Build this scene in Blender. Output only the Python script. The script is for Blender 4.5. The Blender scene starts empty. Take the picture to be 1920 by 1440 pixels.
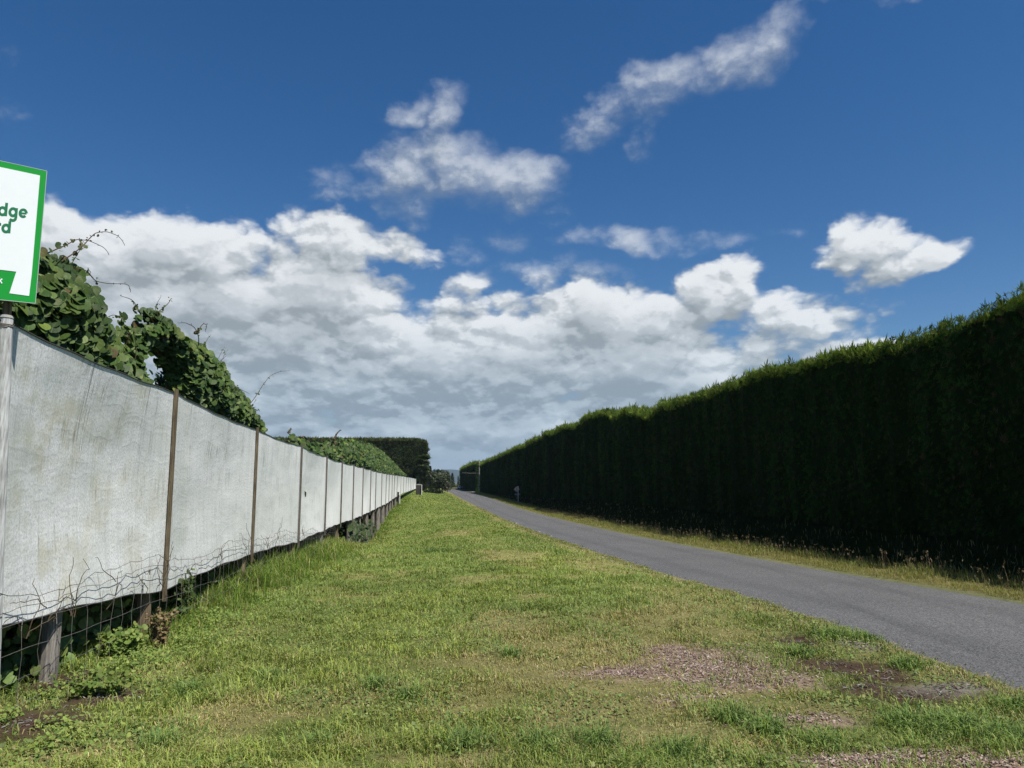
import bpy, bmesh, math, random
import numpy as np
from mathutils import Vector, Matrix

rng = np.random.default_rng(7)
random.seed(7)
C = bpy.context.scene
COL = C.collection
R = math.radians

# ------------------------------------------------------------------ camera
EYE = 1.57
F = 1400.0                      # focal length in photograph pixels
PSI, TH = math.atan(150 / F * math.cos(math.atan(185 / F))), math.atan(185 / F)
cam = bpy.data.objects.new('camera', bpy.data.cameras.new('camera'))
COL.objects.link(cam)
cam.location = (0, 0, EYE)
cam.rotation_euler = (R(90) + TH, 0, -PSI)
cam.data.sensor_width = 36
cam.data.lens = 36 * F / 1920
cam.data.clip_start = 0.05
cam.data.clip_end = 30000
C.camera = cam

FH = np.array([math.sin(PSI), math.cos(PSI), 0.0])
RT = np.array([math.cos(PSI), -math.sin(PSI), 0.0])
UPV = np.array([0, 0, 1.0])
FW = FH * math.cos(TH) + UPV * math.sin(TH)
CU = -FH * math.sin(TH) + UPV * math.cos(TH)
EYEV = np.array([0, 0, EYE])

def ray(px, py):
    """direction through a measured point of the survey photograph"""
    d = FW * F + RT * (px - 960) + CU * (720 - py)
    return d / np.linalg.norm(d)

def on_x(px, py, X):
    d = ray(px, py); return EYEV + d * (X / d[0])

def on_y(px, py, Y):
    d = ray(px, py); return EYEV + d * (Y / d[1])

def z_at(X, Y, py):
    h = X * FH[0] + Y * FH[1]
    t = (720 - py) / F
    return EYE + h * (math.sin(TH) + t * math.cos(TH)) / (math.cos(TH) - t * math.sin(TH))

# ------------------------------------------------------------------ light
SUN = Vector((0.46, -0.45, 1.0)).normalized()
SUN_EL = math.asin(SUN.z)
SUN_AZ = math.atan2(SUN.x, SUN.y)          # clockwise from +Y
sun = bpy.data.objects.new('sun', bpy.data.lights.new('sun', 'SUN'))
COL.objects.link(sun)
sun.data.energy = 4.9
sun.data.angle = R(0.5)
sun.data.color = (1.0, 0.955, 0.88)
sun.rotation_euler = SUN.to_track_quat('Z', 'Y').to_euler()
sun.location = (0, 0, 60)

C.view_settings.view_transform = 'Standard'
C.view_settings.look = 'None'
C.view_settings.gamma = 1
C.view_settings.exposure = 0.28
C.render.engine = 'CYCLES'
C.cycles.max_bounces = 6
C.cycles.transparent_max_bounces = 8
C.cycles.use_denoising = True
C.cycles.denoising_prefilter = 'NONE'

W = bpy.data.worlds.new('World'); C.world = W
W.use_nodes = True

class NT:
    """small helper to write node trees as expressions"""
    def __init__(self, nt): self.nt = nt
    def node(self, typ, **kw):
        n = self.nt.nodes.new(typ)
        for k, v in kw.items(): setattr(n, k, v)
        return n
    def link(self, a, b): self.nt.links.new(a, b)
    def _in(self, sock, v):
        if v is None: return
        if isinstance(v, bpy.types.NodeSocket): self.link(v, sock)
        else: sock.default_value = v
    def m(self, op, a, b=None, c=None, clamp=False):
        n = self.node('ShaderNodeMath', operation=op, use_clamp=clamp)
        for i, v in enumerate((a, b, c)): self._in(n.inputs[i], v)
        return n.outputs[0]
    def v(self, op, a, b=None, out=0):
        n = self.node('ShaderNodeVectorMath', operation=op)
        self._in(n.inputs[0], a)
        if b is not None: self._in(n.inputs[1], b)
        return n.outputs['Value'] if op in ('DOT_PRODUCT', 'LENGTH') else n.outputs[0]
    def scale(self, a, s):
        n = self.node('ShaderNodeVectorMath', operation='SCALE')
        self._in(n.inputs[0], a); self._in(n.inputs['Scale'], s); return n.outputs[0]
    def xyz(self, x, y, z=0.0):
        n = self.node('ShaderNodeCombineXYZ')
        for i, v in enumerate((x, y, z)): self._in(n.inputs[i], v)
        return n.outputs[0]
    def sep(self, a):
        n = self.node('ShaderNodeSeparateXYZ'); self._in(n.inputs[0], a); return n.outputs
    def noise(self, vec, scale=5, detail=4, rough=.5, dist=0.0, out='Fac', dims='3D'):
        n = self.node('ShaderNodeTexNoise', noise_dimensions=dims)
        if vec is not None: self._in(n.inputs['Vector'], vec)
        n.inputs['Scale'].default_value = scale; n.inputs['Detail'].default_value = detail
        n.inputs['Roughness'].default_value = rough; n.inputs['Distortion'].default_value = dist
        return n.outputs[out]
    def voro(self, vec, scale=5, feature='F1', detail=0.0, rough=.5, out='Distance'):
        n = self.node('ShaderNodeTexVoronoi', feature=feature)
        if vec is not None: self._in(n.inputs['Vector'], vec)
        n.inputs['Scale'].default_value = scale
        if 'Detail' in n.inputs:
            n.inputs['Detail'].default_value = detail; n.inputs['Roughness'].default_value = rough
        return n.outputs[out]
    def ss(self, x, lo, hi, a=0.0, b=1.0):
        n = self.node('ShaderNodeMapRange', interpolation_type='SMOOTHSTEP')
        self._in(n.inputs['Value'], x)
        for k, v in (('From Min', lo), ('From Max', hi), ('To Min', a), ('To Max', b)): self._in(n.inputs[k], v)
        return n.outputs[0]
    def mix(self, f, a, b, blend='MIX'):
        n = self.node('ShaderNodeMix', data_type='RGBA', blend_type=blend)
        self._in(n.inputs['Factor'], f)
        for k, v in ((6, a), (7, b)):
            if isinstance(v, (tuple, list)): v = tuple(v) + (1.0,) * (4 - len(v))
            self._in(n.inputs[k], v)
        return n.outputs[2]
    def attr(self, name, out='Color'):
        n = self.node('ShaderNodeAttribute', attribute_name=name); return n.outputs[out]

def ang(px, py):
    d = ray(px, py)
    return math.atan2(d[0], d[1]), math.asin(d[2])

def build_sky():
    nt = W.node_tree; nt.nodes.clear(); g = NT(nt)
    # each cloud: centre and half size as seen (survey pixels), tilt in degrees, weight
    clouds = [
        (1400, 85, 112, 70, 14, .80), (1310, 115, 105, 62, 10, .78), (1245, 145, 72, 54, 20, .74), (1200, 175, 70, 54, 40, .68), (1140, 208, 88, 48, 25, .56),
        (1210, 225, 50, 40, 60, .35),
        (755, 335, 100, 62, 4, .99), (845, 312, 115, 78, -6, .99), (950, 332, 125, 62, -4, .99), (1020, 318, 60, 34, 8, .75),
        (800, 268, 60, 50, 0, .55), (750, 395, 75, 40, 0, .5),
        (770, 192, 56, 40, 10, .85), (828, 205, 50, 52, 30, .9), (800, 245, 50, 46, 30, .7),
        (630, 345, 60, 40, 0, .34),
        (110, 460, 120, 95, 0, 1.1), (260, 480, 150, 85, 0, 1.3), (400, 500, 140, 90, 0, 1.3), (620, 475, 125, 96, 0, 1.25),
        (740, 472, 105, 58, -12, 1.05), (560, 545, 250, 95, 0, 1.35), (640, 560, 150, 70, 0, 1.3), (300, 570, 320, 110, 0, 1.35), (90, 570, 200, 140, 0, 1.2),
        (1640, 482, 104, 64, 0, 1.3), (1735, 490, 80, 38, 4, 1.1), (1600, 502, 68, 38, 0, 1.1),
        (1335, 545, 94, 54, 0, 1.15), (1380, 520, 54, 44, 0, 1.0),
        (1188, 442, 58, 36, -8, .95), (1260, 455, 70, 26, -10, .5), (1090, 443, 70, 24, 5, .42), (1335, 460, 60, 22, 0, .34),
        (935, 447, 44, 28, 0, .48), (880, 475, 50, 26, 0, .30), (1450, 440, 56, 14, 0, .32), (1040, 400, 40, 30, 30, .36),
        (1500, 590, 118, 68, -5, 1.45), (1595, 592, 94, 54, -8, 1.1), (1445, 645, 120, 70, 0, 1.3),
        (1580, 650, 130, 50, 0, 1.5), (1010, 520, 90, 40, 5, .65), (900, 535, 56, 28, 6, .9), (1120, 525, 70, 32, 0, .5),
        (1120, 630, 270, 100, 0, 1.5), (930, 660, 340, 130, 0, 1.5), (600, 690, 460, 140, 0, 1.4), (1250, 710, 290, 120, 0, 1.3),
        (900, 810, 720, 130, 0, 1.4), (1550, 770, 360, 100, 0, 1.1), (200, 780, 340, 210, 0, 1.3), (840, 880, 500, 60, 0, .8),
        (10, 110, 26, 24, 0, .3), (10, 200, 40, 20, 0, .18), (1540, 6, 110, 12, 0, .14),
        (-250, 520, 260, 160, 0, .9), (-520, 640, 300, 170, 0, .9), (2250, 520, 260, 90, 0, .9), (2500, 640, 300, 100, 0, 1.0),
    ]
    def field_group():
        gr = bpy.data.node_groups.new('cloud_field', 'ShaderNodeTree')
        gr.interface.new_socket('P', in_out='INPUT', socket_type='NodeSocketVector')
        gr.interface.new_socket('F', in_out='OUTPUT', socket_type='NodeSocketFloat')
        gr.interface.new_socket('D', in_out='OUTPUT', socket_type='NodeSocketFloat')
        h = NT(gr)
        gi = h.node('NodeGroupInput'); go = h.node('NodeGroupOutput')
        P = gi.outputs[0]
        s = h.sep(P)
        # perspective: layers look flatter towards the horizon
        low = h.m('LOGARITHM', h.m('ADD', h.m('MAXIMUM', s[1], 0.0), .05), math.e)
        q = h.xyz(s[0], h.m('ADD', h.m('MULTIPLY', s[1], 1.15), h.m('MULTIPLY', low, .14)), 0.0)
        nw = h.noise(q, 6.5, 2, .5, 0, 'Color')
        warp = h.scale(h.v('SUBTRACT', nw, (.5, .5, .5)), .085)
        nw2 = h.noise(q, 24, 3, .55, 0, 'Color')
        warp = h.v('ADD', warp, h.scale(h.v('SUBTRACT', nw2, (.5, .5, .5)), .03))
        pw = h.v('ADD', P, h.v('MULTIPLY', warp, (1, .8, 0)))
        acc = None; accb = None; cnt = 0
        for (px, py, rx, ry, rot, w) in clouds:
            a, e = ang(px, py)
            a2, e2 = ang(px + 10, py); a3, e3 = ang(px, py - 10)
            sx = math.hypot(a2 - a, e2 - e) / 10; sy = math.hypot(a3 - a, e3 - e) / 10
            tilt = math.atan2(e2 - e, a2 - a)
            mp = h.node('ShaderNodeMapping', vector_type='TEXTURE')
            h.link(pw, mp.inputs['Vector'])
            mp.inputs['Location'].default_value = (a, e, 0)
            mp.inputs['Rotation'].default_value = (0, 0, R(rot) + tilt)
            mp.inputs['Scale'].default_value = (rx * sx * 1.08, ry * sy * 1.08, 1)
            r2 = h.v('DOT_PRODUCT', mp.outputs[0], mp.outputs[0])
            f = h.m('MULTIPLY_ADD', r2, -w * .9, w * .9)
            acc = f if acc is None else h.m('SMOOTH_MAX', acc, f, .18)
            if w >= 1.0: accb = f if accb is None else h.m('MAXIMUM', accb, f)
            cnt += 1
            if cnt % 6 == 0: pw = h.v('ADD', pw, h.scale((1, 1, 0), h.m('MULTIPLY', acc, 1e-7)))   # keeps evaluation sequential
        acc = h.m('MAXIMUM', acc, -1.2)
        qd = h.v('ADD', q, h.scale(h.v('SUBTRACT', nw2, (.5, .5, .5)), .035))
        deck = h.ss(accb, -.30, .40)
        puff = h.m('SUBTRACT', .50, h.voro(qd, 9, 'F1', 0.0, .5))
        puff2 = h.m('SUBTRACT', .48, h.voro(qd, 22, 'F1', 2.0, .6))
        fb = h.m('SUBTRACT', h.noise(q, 12, 9, .66), .5)
        bands = h.m('SUBTRACT', h.noise(h.v('MULTIPLY', h.v('ADD', q, h.scale(h.v('SUBTRACT', nw, (.5, .5, .5)), .06)), (1, 1.9, 1)), 5.0, 2, .5), .5)
        big = h.m('ADD', h.m('MULTIPLY', puff, .75), h.m('ADD', h.m('MULTIPLY', puff2, .48), h.m('MULTIPLY', bands, 1.15)))
        thin = h.m('MULTIPLY', puff2, .35)
        out = h.m('ADD', acc, h.m('ADD', h.m('MULTIPLY', fb, h.m('MULTIPLY_ADD', deck, -.75, 1.45)), h.m('ADD', h.m('MULTIPLY', big, deck), h.m('MULTIPLY', thin, h.m('SUBTRACT', 1.0, deck)))))
        h.link(out, go.inputs[0]); h.link(deck, go.inputs[1])
        return gr
    gr = field_group()
    tc = g.node('ShaderNodeTexCoord')
    d = g.sep(g.v('NORMALIZE', tc.outputs['Generated']))
    az = g.m('ARCTAN2', d[0], d[1]); el = g.m('ARCSINE', d[2])
    P = g.xyz(az, el, 0)
    def field(p):
        n = g.node('ShaderNodeGroup'); n.node_tree = gr; g._in(n.inputs[0], p); return n.outputs
    F0, D0 = field(P)[:2]
    F1 = field(g.v('ADD', P, g.v('ADD', (.004, .011, 0), g.scale((1, 1, 0), g.m('MULTIPLY', F0, 1e-7)))))[0]
    F2 = field(g.v('ADD', P, g.v('ADD', (.012, .042, 0), g.scale((1, 1, 0), g.m('MULTIPLY', F1, 1e-7)))))[0]
    dens = g.m('MULTIPLY', g.ss(g.m('MULTIPLY', F0, g.m('MULTIPLY_ADD', D0, 1.4, 1.0)), -.25, 1.1), g.m('MULTIPLY_ADD', D0, .27, .70))
    dens = g.m('MAXIMUM', dens, g.ss(el, .085, .005, 0, .9))
    lit1 = g.ss(g.m('SUBTRACT', F0, F1), -.22, .30)
    lit2 = g.ss(g.m('SUBTRACT', F0, F2), -.55, .85)
    thick = g.ss(F0, .55, 1.4)
    lit = g.m('ADD', g.m('MULTIPLY', lit1, .38), g.m('MULTIPLY', lit2, .62))
    lit = g.m('MULTIPLY', lit, g.m('SUBTRACT', 1.0, g.m('MULTIPLY', thick, .30)))
    hz = g.ss(el, .02, .26)
    dark = g.mix(hz, (.215, .285, .35), (.265, .30, .32))
    mid = g.mix(hz, (.32, .41, .485), (.44, .475, .50))
    bright = g.mix(hz, (.52, .60, .66), (.70, .725, .745))
    lo_ = g.ss(el, .055, .01)
    lit = g.m("ADD", g.m("MULTIPLY", lit, g.m("SUBTRACT", 1.0, lo_)), g.m("MULTIPLY", lo_, .42))
    c1 = g.mix(g.ss(lit, .0, .50), dark, mid)
    cc = g.mix(g.ss(lit, .44, .98), c1, bright)
    sky = g.node('ShaderNodeTexSky', sky_type='NISHITA')
    sky.sun_disc = False
    sky.sun_elevation = SUN_EL; sky.sun_rotation = SUN_AZ
    sky.altitude = 30; sky.air_density = 1.0; sky.dust_density = .2; sky.ozone_density = 3.5
    hs = g.node('ShaderNodeHueSaturation'); hs.inputs['Saturation'].default_value = 1.32; hs.inputs['Hue'].default_value = .504; g.link(sky.outputs[0], hs.inputs['Color'])
    bg = g.node('ShaderNodeBackground'); g.link(hs.outputs[0], bg.inputs[0]); bg.inputs[1].default_value = .074
    bc = g.node('ShaderNodeBackground'); g.link(cc, bc.inputs[0]); bc.inputs[1].default_value = 1.0
    mx = g.node('ShaderNodeMixShader'); g.link(dens, mx.inputs[0]); g.link(bg.outputs[0], mx.inputs[1]); g.link(bc.outputs[0], mx.inputs[2])
    out = g.node('ShaderNodeOutputWorld'); g.link(mx.outputs[0], out.inputs[0])
    W.cycles.sampling_method = 'MANUAL'; W.cycles.sample_map_resolution = 512
build_sky()

# ------------------------------------------------------------------ object helpers
def tag(o, label=None, cat=None, group=None, kind=None):
    if label: o['label'] = label
    if cat: o['category'] = cat
    if group: o['group'] = group
    if kind: o['kind'] = kind
    return o

def empty(name, loc=(0, 0, 0)):
    o = bpy.data.objects.new(name, None); COL.objects.link(o); o.location = loc
    o.empty_display_size = .2
    return o

def mesh_obj(name, verts, quads=None, tris=None, mat=None, parent=None, col=None, smooth=False, mats=None, midx=None, uv=None):
    verts = np.asarray(verts, np.float32).reshape(-1, 3)
    if parent is not None:
        off = np.zeros(3, np.float32); q_ = parent
        while q_ is not None: off += np.array(q_.matrix_basis.translation, np.float32); q_ = q_.parent
        verts = verts - off
    me = bpy.data.meshes.new(name)
    nq = 0 if quads is None else len(quads); ntr = 0 if tris is None else len(tris)
    me.vertices.add(len(verts)); me.vertices.foreach_set('co', verts.ravel())
    idx = []
    if nq: idx.append(np.asarray(quads, np.int32).ravel())
    if ntr: idx.append(np.asarray(tris, np.int32).ravel())
    idx = np.concatenate(idx)
    me.loops.add(len(idx)); me.loops.foreach_set('vertex_index', idx)
    st = np.concatenate([np.arange(nq) * 4, nq * 4 + np.arange(ntr) * 3]).astype(np.int32)
    me.polygons.add(nq + ntr)
    me.polygons.foreach_set('loop_start', st)
    me.polygons.foreach_set('use_smooth', np.full(nq + ntr, bool(smooth)))
    me.update(calc_edges=True); me.validate()
    if col is not None:
        a = me.color_attributes.new('col', 'FLOAT_COLOR', 'POINT')
        c = np.ones((len(verts), 4), np.float32); c[:, :3] = np.asarray(col, np.float32)
        a.data.foreach_set('color', c.ravel())
    if uv is not None:
        a = me.attributes.new('luv', 'FLOAT_VECTOR', 'POINT')
        u = np.zeros((len(verts), 3), np.float32); u[:, :2] = uv
        a.data.foreach_set('vector', u.ravel())
    o = bpy.data.objects.new(name, me); COL.objects.link(o)
    for mm in (mats or ([mat] if mat else [])): me.materials.append(mm)
    if midx is not None: me.polygons.foreach_set('material_index', np.asarray(midx, np.int32))
    if parent is not None: o.parent = parent
    return o

class MB:
    """collects boxes, tubes and polygons for ONE mesh"""
    def __init__(self): self.v = []; self.q = []; self.t = []; self.n = 0
    def add(self, v, q=(), t=()):
        self.v.append(np.asarray(v, float)); n = self.n
        self.q += [[i + n for i in f] for f in q]; self.t += [[i + n for i in f] for f in t]
        self.n += len(v)
    def box(self, c, s, rz=0.0, ax=None):
        c = np.asarray(c, float); hx, hy, hz = np.asarray(s, float) / 2
        p = np.array([[x, y, z] for z in (-hz, hz) for y in (-hy, hy) for x in (-hx, hx)])
        if ax is not None: p = p @ np.asarray(ax)
        elif rz:
            cr, sr = math.cos(rz), math.sin(rz); p = p @ np.array([[cr, sr, 0], [-sr, cr, 0], [0, 0, 1]])
        self.add(p + c, [(0, 2, 3, 1), (4, 5, 7, 6), (0, 1, 5, 4), (2, 6, 7, 3), (0, 4, 6, 2), (1, 3, 7, 5)])
    def tube(self, pts, r, n=6, cap=True):
        pts = np.asarray(pts, float); k = len(pts)
        r = np.full(k, r) if np.isscalar(r) else np.asarray(r, float)
        tan = np.gradient(pts, axis=0); tan /= np.linalg.norm(tan, axis=1)[:, None] + 1e-9
        ref = np.array([0.31, 0.22, 1.0]) if abs(tan[0][2]) < .9 else np.array([1.0, 0.1, 0.0])
        u = np.cross(tan, ref); u /= np.linalg.norm(u, axis=1)[:, None] + 1e-9
        w = np.cross(tan, u)
        a = np.arange(n) * 2 * math.pi / n
        ring = pts[:, None, :] + r[:, None, None] * (np.cos(a)[None, :, None] * u[:, None, :] + np.sin(a)[None, :, None] * w[:, None, :])
        q = []
        for i in range(k - 1):
            for j in range(n):
                j2 = (j + 1) % n
                q.append((i * n + j, i * n + j2, (i + 1) * n + j2, (i + 1) * n + j))
        v = ring.reshape(-1, 3); t = []
        if cap:
            v = np.vstack([v, pts[:1], pts[-1:]]); b = k * n
            for j in range(n):
                t.append((b, (j + 1) % n, j)); t.append((b + 1, (k - 1) * n + j, (k - 1) * n + (j + 1) % n))
        self.add(v, q, t)
    def build(self, name, mat, parent=None, smooth=False, col=None):
        return mesh_obj(name, np.vstack(self.v), self.q or None, self.t or None, mat, parent, smooth=smooth, col=col)

def _hash(ix, iy, seed):
    n = (ix.astype(np.int64) * 374761393 + iy.astype(np.int64) * 668265263 + seed * 1442695041) & 0x7fffffff
    n = ((n ^ (n >> 13)) * 1274126177) & 0x7fffffff
    return ((n ^ (n >> 16)) & 0xffff) / 65535.0
def vnoise(x, y, seed=0):
    x = np.asarray(x, float); y = np.asarray(y, float)
    ix = np.floor(x); iy = np.floor(y); fx = x - ix; fy = y - iy
    fx = fx * fx * (3 - 2 * fx); fy = fy * fy * (3 - 2 * fy)
    a = _hash(ix, iy, seed); b = _hash(ix + 1, iy, seed); c = _hash(ix, iy + 1, seed); d = _hash(ix + 1, iy + 1, seed)
    return (a * (1 - fx) + b * fx) * (1 - fy) + (c * (1 - fx) + d * fx) * fy
def fbm(x, y, seed=0, o=4):
    s = 0; amp = .5; tot = 0
    for i in range(o):
        s = s + amp * vnoise(np.asarray(x) * 2 ** i + 17.3 * i, np.asarray(y) * 2 ** i - 9.1 * i, seed + i); tot += amp; amp *= .5
    return s / tot
def sstep(a, b, x):
    t = np.clip((np.asarray(x, float) - a) / (b - a), 0, 1); return t * t * (3 - 2 * t)

# ------------------------------------------------------------------ terrain
YR = [-50, 0, 9, 12, 15, 19, 25, 31, 39, 50, 65, 75, 93, 110, 135, 200, 400, 5000]
DR = [1.57, 1.57, 1.57, 1.67, 1.76, 1.86, 1.98, 2.09, 2.18, 2.27, 2.31, 2.27, 2.13, 2.02, 1.92, 1.80, 1.75, 1.75]
YF = [-50, 0, 5, 9, 18, 25, 30, 36, 42, 48, 58, 70, 100, 146, 200, 400, 5000]
DF = [1.60, 1.58, 1.60, 1.69, 1.94, 2.15, 2.45, 3.0, 3.08, 2.72, 2.30, 2.05, 1.75, 1.47, 1.6, 1.75, 1.75]
YH = [-50, 0, 17, 40, 68, 97, 146, 200, 400, 5000]
DH = [1.15, 1.15, 1.20, 1.28, 1.52, 1.76, 2.02, 1.8, 1.75, 1.75]
HY = [-30, 14, 40, 65, 97, 146, 230]
HX = [11.3, 11.4, 11.9, 12.0, 11.1, 9.35, 8.3]
def _smooth_interp(x, xs, ys):
    x = np.asarray(x, float)
    return (np.interp(x - 2, xs, ys) + 2 * np.interp(x, xs, ys) + np.interp(x + 2, xs, ys)) / 4
def hedge_x(y): return np.interp(y, HY, HX)
def road_l(y):  return np.interp(y, [-50, 0, 65, 103, 154, 200], [4.4, 4.4, 4.4, 3.75, 3.35, 3.0])
def road_r(y):  return np.interp(y, [-50, 0, 10, 90, 135, 200], [8.1, 8.1, 8.0, 8.0, 7.9, 7.3])
def terrain0(x, y):
    x = np.asarray(x, float); y = np.asarray(y, float)
    dr = _smooth_interp(y, YR, DR); df = _smooth_interp(y, YF, DF); dh = _smooth_interp(y, YH, DH)
    w = sstep(3.6, -3.4, x)
    d = dr * (1 - w) + df * w
    wr = sstep(8.3, 12.2, x); d = d * (1 - wr) + dh * wr
    return EYE - d
def lawn_bump(x, y):
    return .10 * (fbm(np.asarray(x) * .45, np.asarray(y) * .45, 3, 3) - .5) + .03 * (fbm(np.asarray(x) * 2.1, np.asarray(y) * 2.1, 9, 3) - .5)
def terrain(x, y):
    x = np.asarray(x, float); y = np.asarray(y, float)
    rl, rr = road_l(y), road_r(y)
    off = np.maximum(rl - x, x - rr)                 # metres outside the road
    k = sstep(0.0, .7, off)
    near = sstep(300, 120, y)
    z = terrain0(x, y) + lawn_bump(x, y) * k * near
    z = z - .05 * sstep(-.05, -.35, off) * (y < 205)
    z = z + .02 * sstep(0, .25, off) * near
    return z

def on_ground(px, py, dz=0.0):
    d = ray(px, py); lo, hi = 1.0, 400.0
    t = np.arange(1.5, 300, .02)
    p = EYEV[None] + d[None] * t[:, None]
    below = p[:, 2] < terrain(p[:, 0], p[:, 1]) + dz
    return p[np.argmax(below)]

# bare or dry patches of the lawn, centred on surveyed spots: (px, py, half width m, half length m, kind)
patch_px = [
    (1170, 1262, .42, .20, 'chip'), (1330, 1250, .62, .55, 'chip'), (1405, 1275, .50, .30, 'chip'), (1270, 1225, .3, .3, 'chip'),
    (1300, 1310, .28, .10, 'chip'), (1490, 1350, .32, .12, 'chip'), (1700, 1425, .55, .14, 'chip'), (1850, 1432, .6, .15, 'chip'), (1600, 1428, .3, .1, 'chip'),
    (1570, 1248, .36, .28, 'soil'), (1640, 1268, .30, .22, 'soil'), (1730, 1305, .42, .22, 'soil'), (1620, 1290, .25, .15, 'soil'), (1500, 1205, .25, .2, 'soil'),
    (1780, 1290, .35, .2, 'grit'), (1640, 1210, .25, .25, 'grit'),
    (200, 1310, .30, .22, 'soil'), (60, 1355, .45, .4, 'soil'), (130, 1280, .35, .4, 'soil'),
]
PATCH = []
for (px, py, rx, ry, k) in patch_px:
    p = on_ground(px, py); PATCH.append((p[0], p[1], rx * 1.18, ry * 1.22, k))
straw_px = [(1100, 1230, 1.3, 1.2), (1000, 1290, .8, .5), (880, 1330, .5, .3), (1120, 1330, .6, .3), (1230, 1165, 1.0, 1.2), (760, 1290, .3, .15), (470, 1340, .35, .15),
            (1300, 1120, .7, 1.6), (1120, 1060, .7, 2.5), (960, 1040, 1.0, 2.5), (1350, 1190, .8, .8), (860, 1000, .9, 4), (1540, 1330, .5, .2), (90, 1420, .5, .2), (620, 1395, .3, .1),
            (980, 1170, .7, .8), (780, 1015, .8, 2.0), (1050, 1260, 1.0, .7), (900, 1240, .7, .5), (1150, 1390, .5, .15), (1200, 1200, .9, .8), (820, 1420, .4, .1), (1450, 1300, .5, .2)]
STRAW = []
for (px, py, rx, ry) in straw_px:
    p = on_ground(px, py); STRAW.append((p[0], p[1], rx, ry))
def cover(x, y):
    """returns straw (0..1), chip, soil, grit masks for the lawn"""
    x = np.asarray(x, float); y = np.asarray(y, float)
    wx = x + .35 * (fbm(x * 2.2, y * 2.2, 21, 3) - .5) + .12 * (fbm(x * 9, y * 9, 25, 2) - .5)
    wy = y + .5 * (fbm(x * 2.2, y * 2.2, 31, 3) - .5) + .16 * (fbm(x * 9, y * 9, 35, 2) - .5)
    m = {'chip': np.zeros_like(wx), 'soil': np.zeros_like(wx), 'grit': np.zeros_like(wx)}
    for (cx, cy, rx, ry, k) in PATCH:
        r = np.sqrt(((wx - cx) / rx) ** 2 + ((wy - cy) / ry) ** 2)
        m[k] = np.maximum(m[k], sstep(1.30, .45, r))
    s = np.zeros_like(wx)
    for (cx, cy, rx, ry) in STRAW:
        r = np.sqrt(((wx - cx) / rx) ** 2 + ((wy - cy) / ry) ** 2)
        s = np.maximum(s, .82 * sstep(1.5, .2, r))
    off = road_l(y) - x
    s = np.maximum(s, .75 * sstep(.9, .05, off + .5 * (fbm(x * 1.1, y * .7, 41, 3) - .5)) * (off > -.4))
    n = fbm(x * 1.3, y * 1.0, 51, 4)
    s = np.clip(s * (.55 + .9 * n) + .60 * sstep(.53, .76, n), 0, 1)
    return s, m['chip'], m['soil'], m['grit']

# ------------------------------------------------------------------ materials
def mat(name, build):
    m = bpy.data.materials.new(name); m.use_nodes = True
    nt = m.node_tree; nt.nodes.clear(); g = NT(nt)
    out = g.node('ShaderNodeOutputMaterial')
    sh = build(g)
    g.link(sh, out.inputs[0]); return m
def principled(g, color, rough=.7, spec=.3, normal=None, metallic=0.0):
    p = g.node('ShaderNodeBsdfPrincipled')
    if isinstance(color, (tuple, list)): p.inputs['Base Color'].default_value = tuple(color) + (1.0,) * (4 - len(color))
    else: g.link(color, p.inputs['Base Color'])
    g._in(p.inputs['Roughness'], rough); g._in(p.inputs['Specular IOR Level'], spec); p.inputs['Metallic'].default_value = metallic
    if normal is not None: g.link(normal, p.inputs['Normal'])
    return p.outputs[0]
def bump(g, h, strength=.3, dist=.01):
    n = g.node('ShaderNodeBump'); n.inputs['Strength'].default_value = strength; n.inputs['Distance'].default_value = dist
    g.link(h, n.inputs['Height']); return n.outputs[0]
def pos(g): return g.node('ShaderNodeNewGeometry').outputs['Position']

def leafy(name, rough=.55, spec=.35, trans=.25, tcol=(1.25, 1.35, .5), varn=.35):
    def b(g):
        c = g.attr('col')
        n = g.noise(pos(g), 9, 3, .6)
        c = g.mix(1.0, c, g.mix(n, (1 - varn,) * 3, (1 + varn,) * 3), 'MULTIPLY')
        p = principled(g, c, rough, spec)
        t = g.node('ShaderNodeBsdfTranslucent'); g.link(g.mix(1.0, c, tcol, 'MULTIPLY'), t.inputs[0])
        mx = g.node('ShaderNodeMixShader'); mx.inputs[0].default_value = trans
        g.link(p, mx.inputs[1]); g.link(t.outputs[0], mx.inputs[2]); return mx.outputs[0]
    return mat(name, b)
M = {}
M['grass'] = leafy('grass_blades', .6, .15, .30)
M['hedge'] = leafy('hedge_foliage', .75, .08, .24)
M['crown'] = leafy('tree_foliage', .55, .3, .2)

def b_vine(g):
    c = g.attr('col'); uv = g.attr('luv', 'Vector'); s = g.sep(uv)
    ang_ = g.m('ARCTAN2', s[0], g.m('ADD', s[1], 1.0))
    vein = g.m('ABSOLUTE', g.m('SINE', g.m('MULTIPLY', ang_, 9.0)))
    vein = g.m('MAXIMUM', g.ss(vein, .22, .05), g.ss(g.m('ABSOLUTE', s[0]), .06, .015))
    n = g.noise(pos(g), 30, 3, .6)
    c2 = g.mix(1.0, c, g.mix(n, (.7, .7, .7), (1.3, 1.3, 1.2)), 'MULTIPLY')
    c2 = g.mix(g.m('MULTIPLY', vein, .30), c2, (.12, .17, .06))
    p = principled(g, c2, .50, .18, bump(g, g.m('ADD', n, g.m('MULTIPLY', vein, -.5)), .35, .01))
    t = g.node('ShaderNodeBsdfTranslucent'); g.link(g.mix(1.0, c2, (1.3, 1.5, .4), 'MULTIPLY'), t.inputs[0])
    mx = g.node('ShaderNodeMixShader'); mx.inputs[0].default_value = .10
    g.link(p, mx.inputs[1]); g.link(t.outputs[0], mx.inputs[2]); return mx.outputs[0]
M['vine'] = mat('vine_leaf', b_vine)
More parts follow.
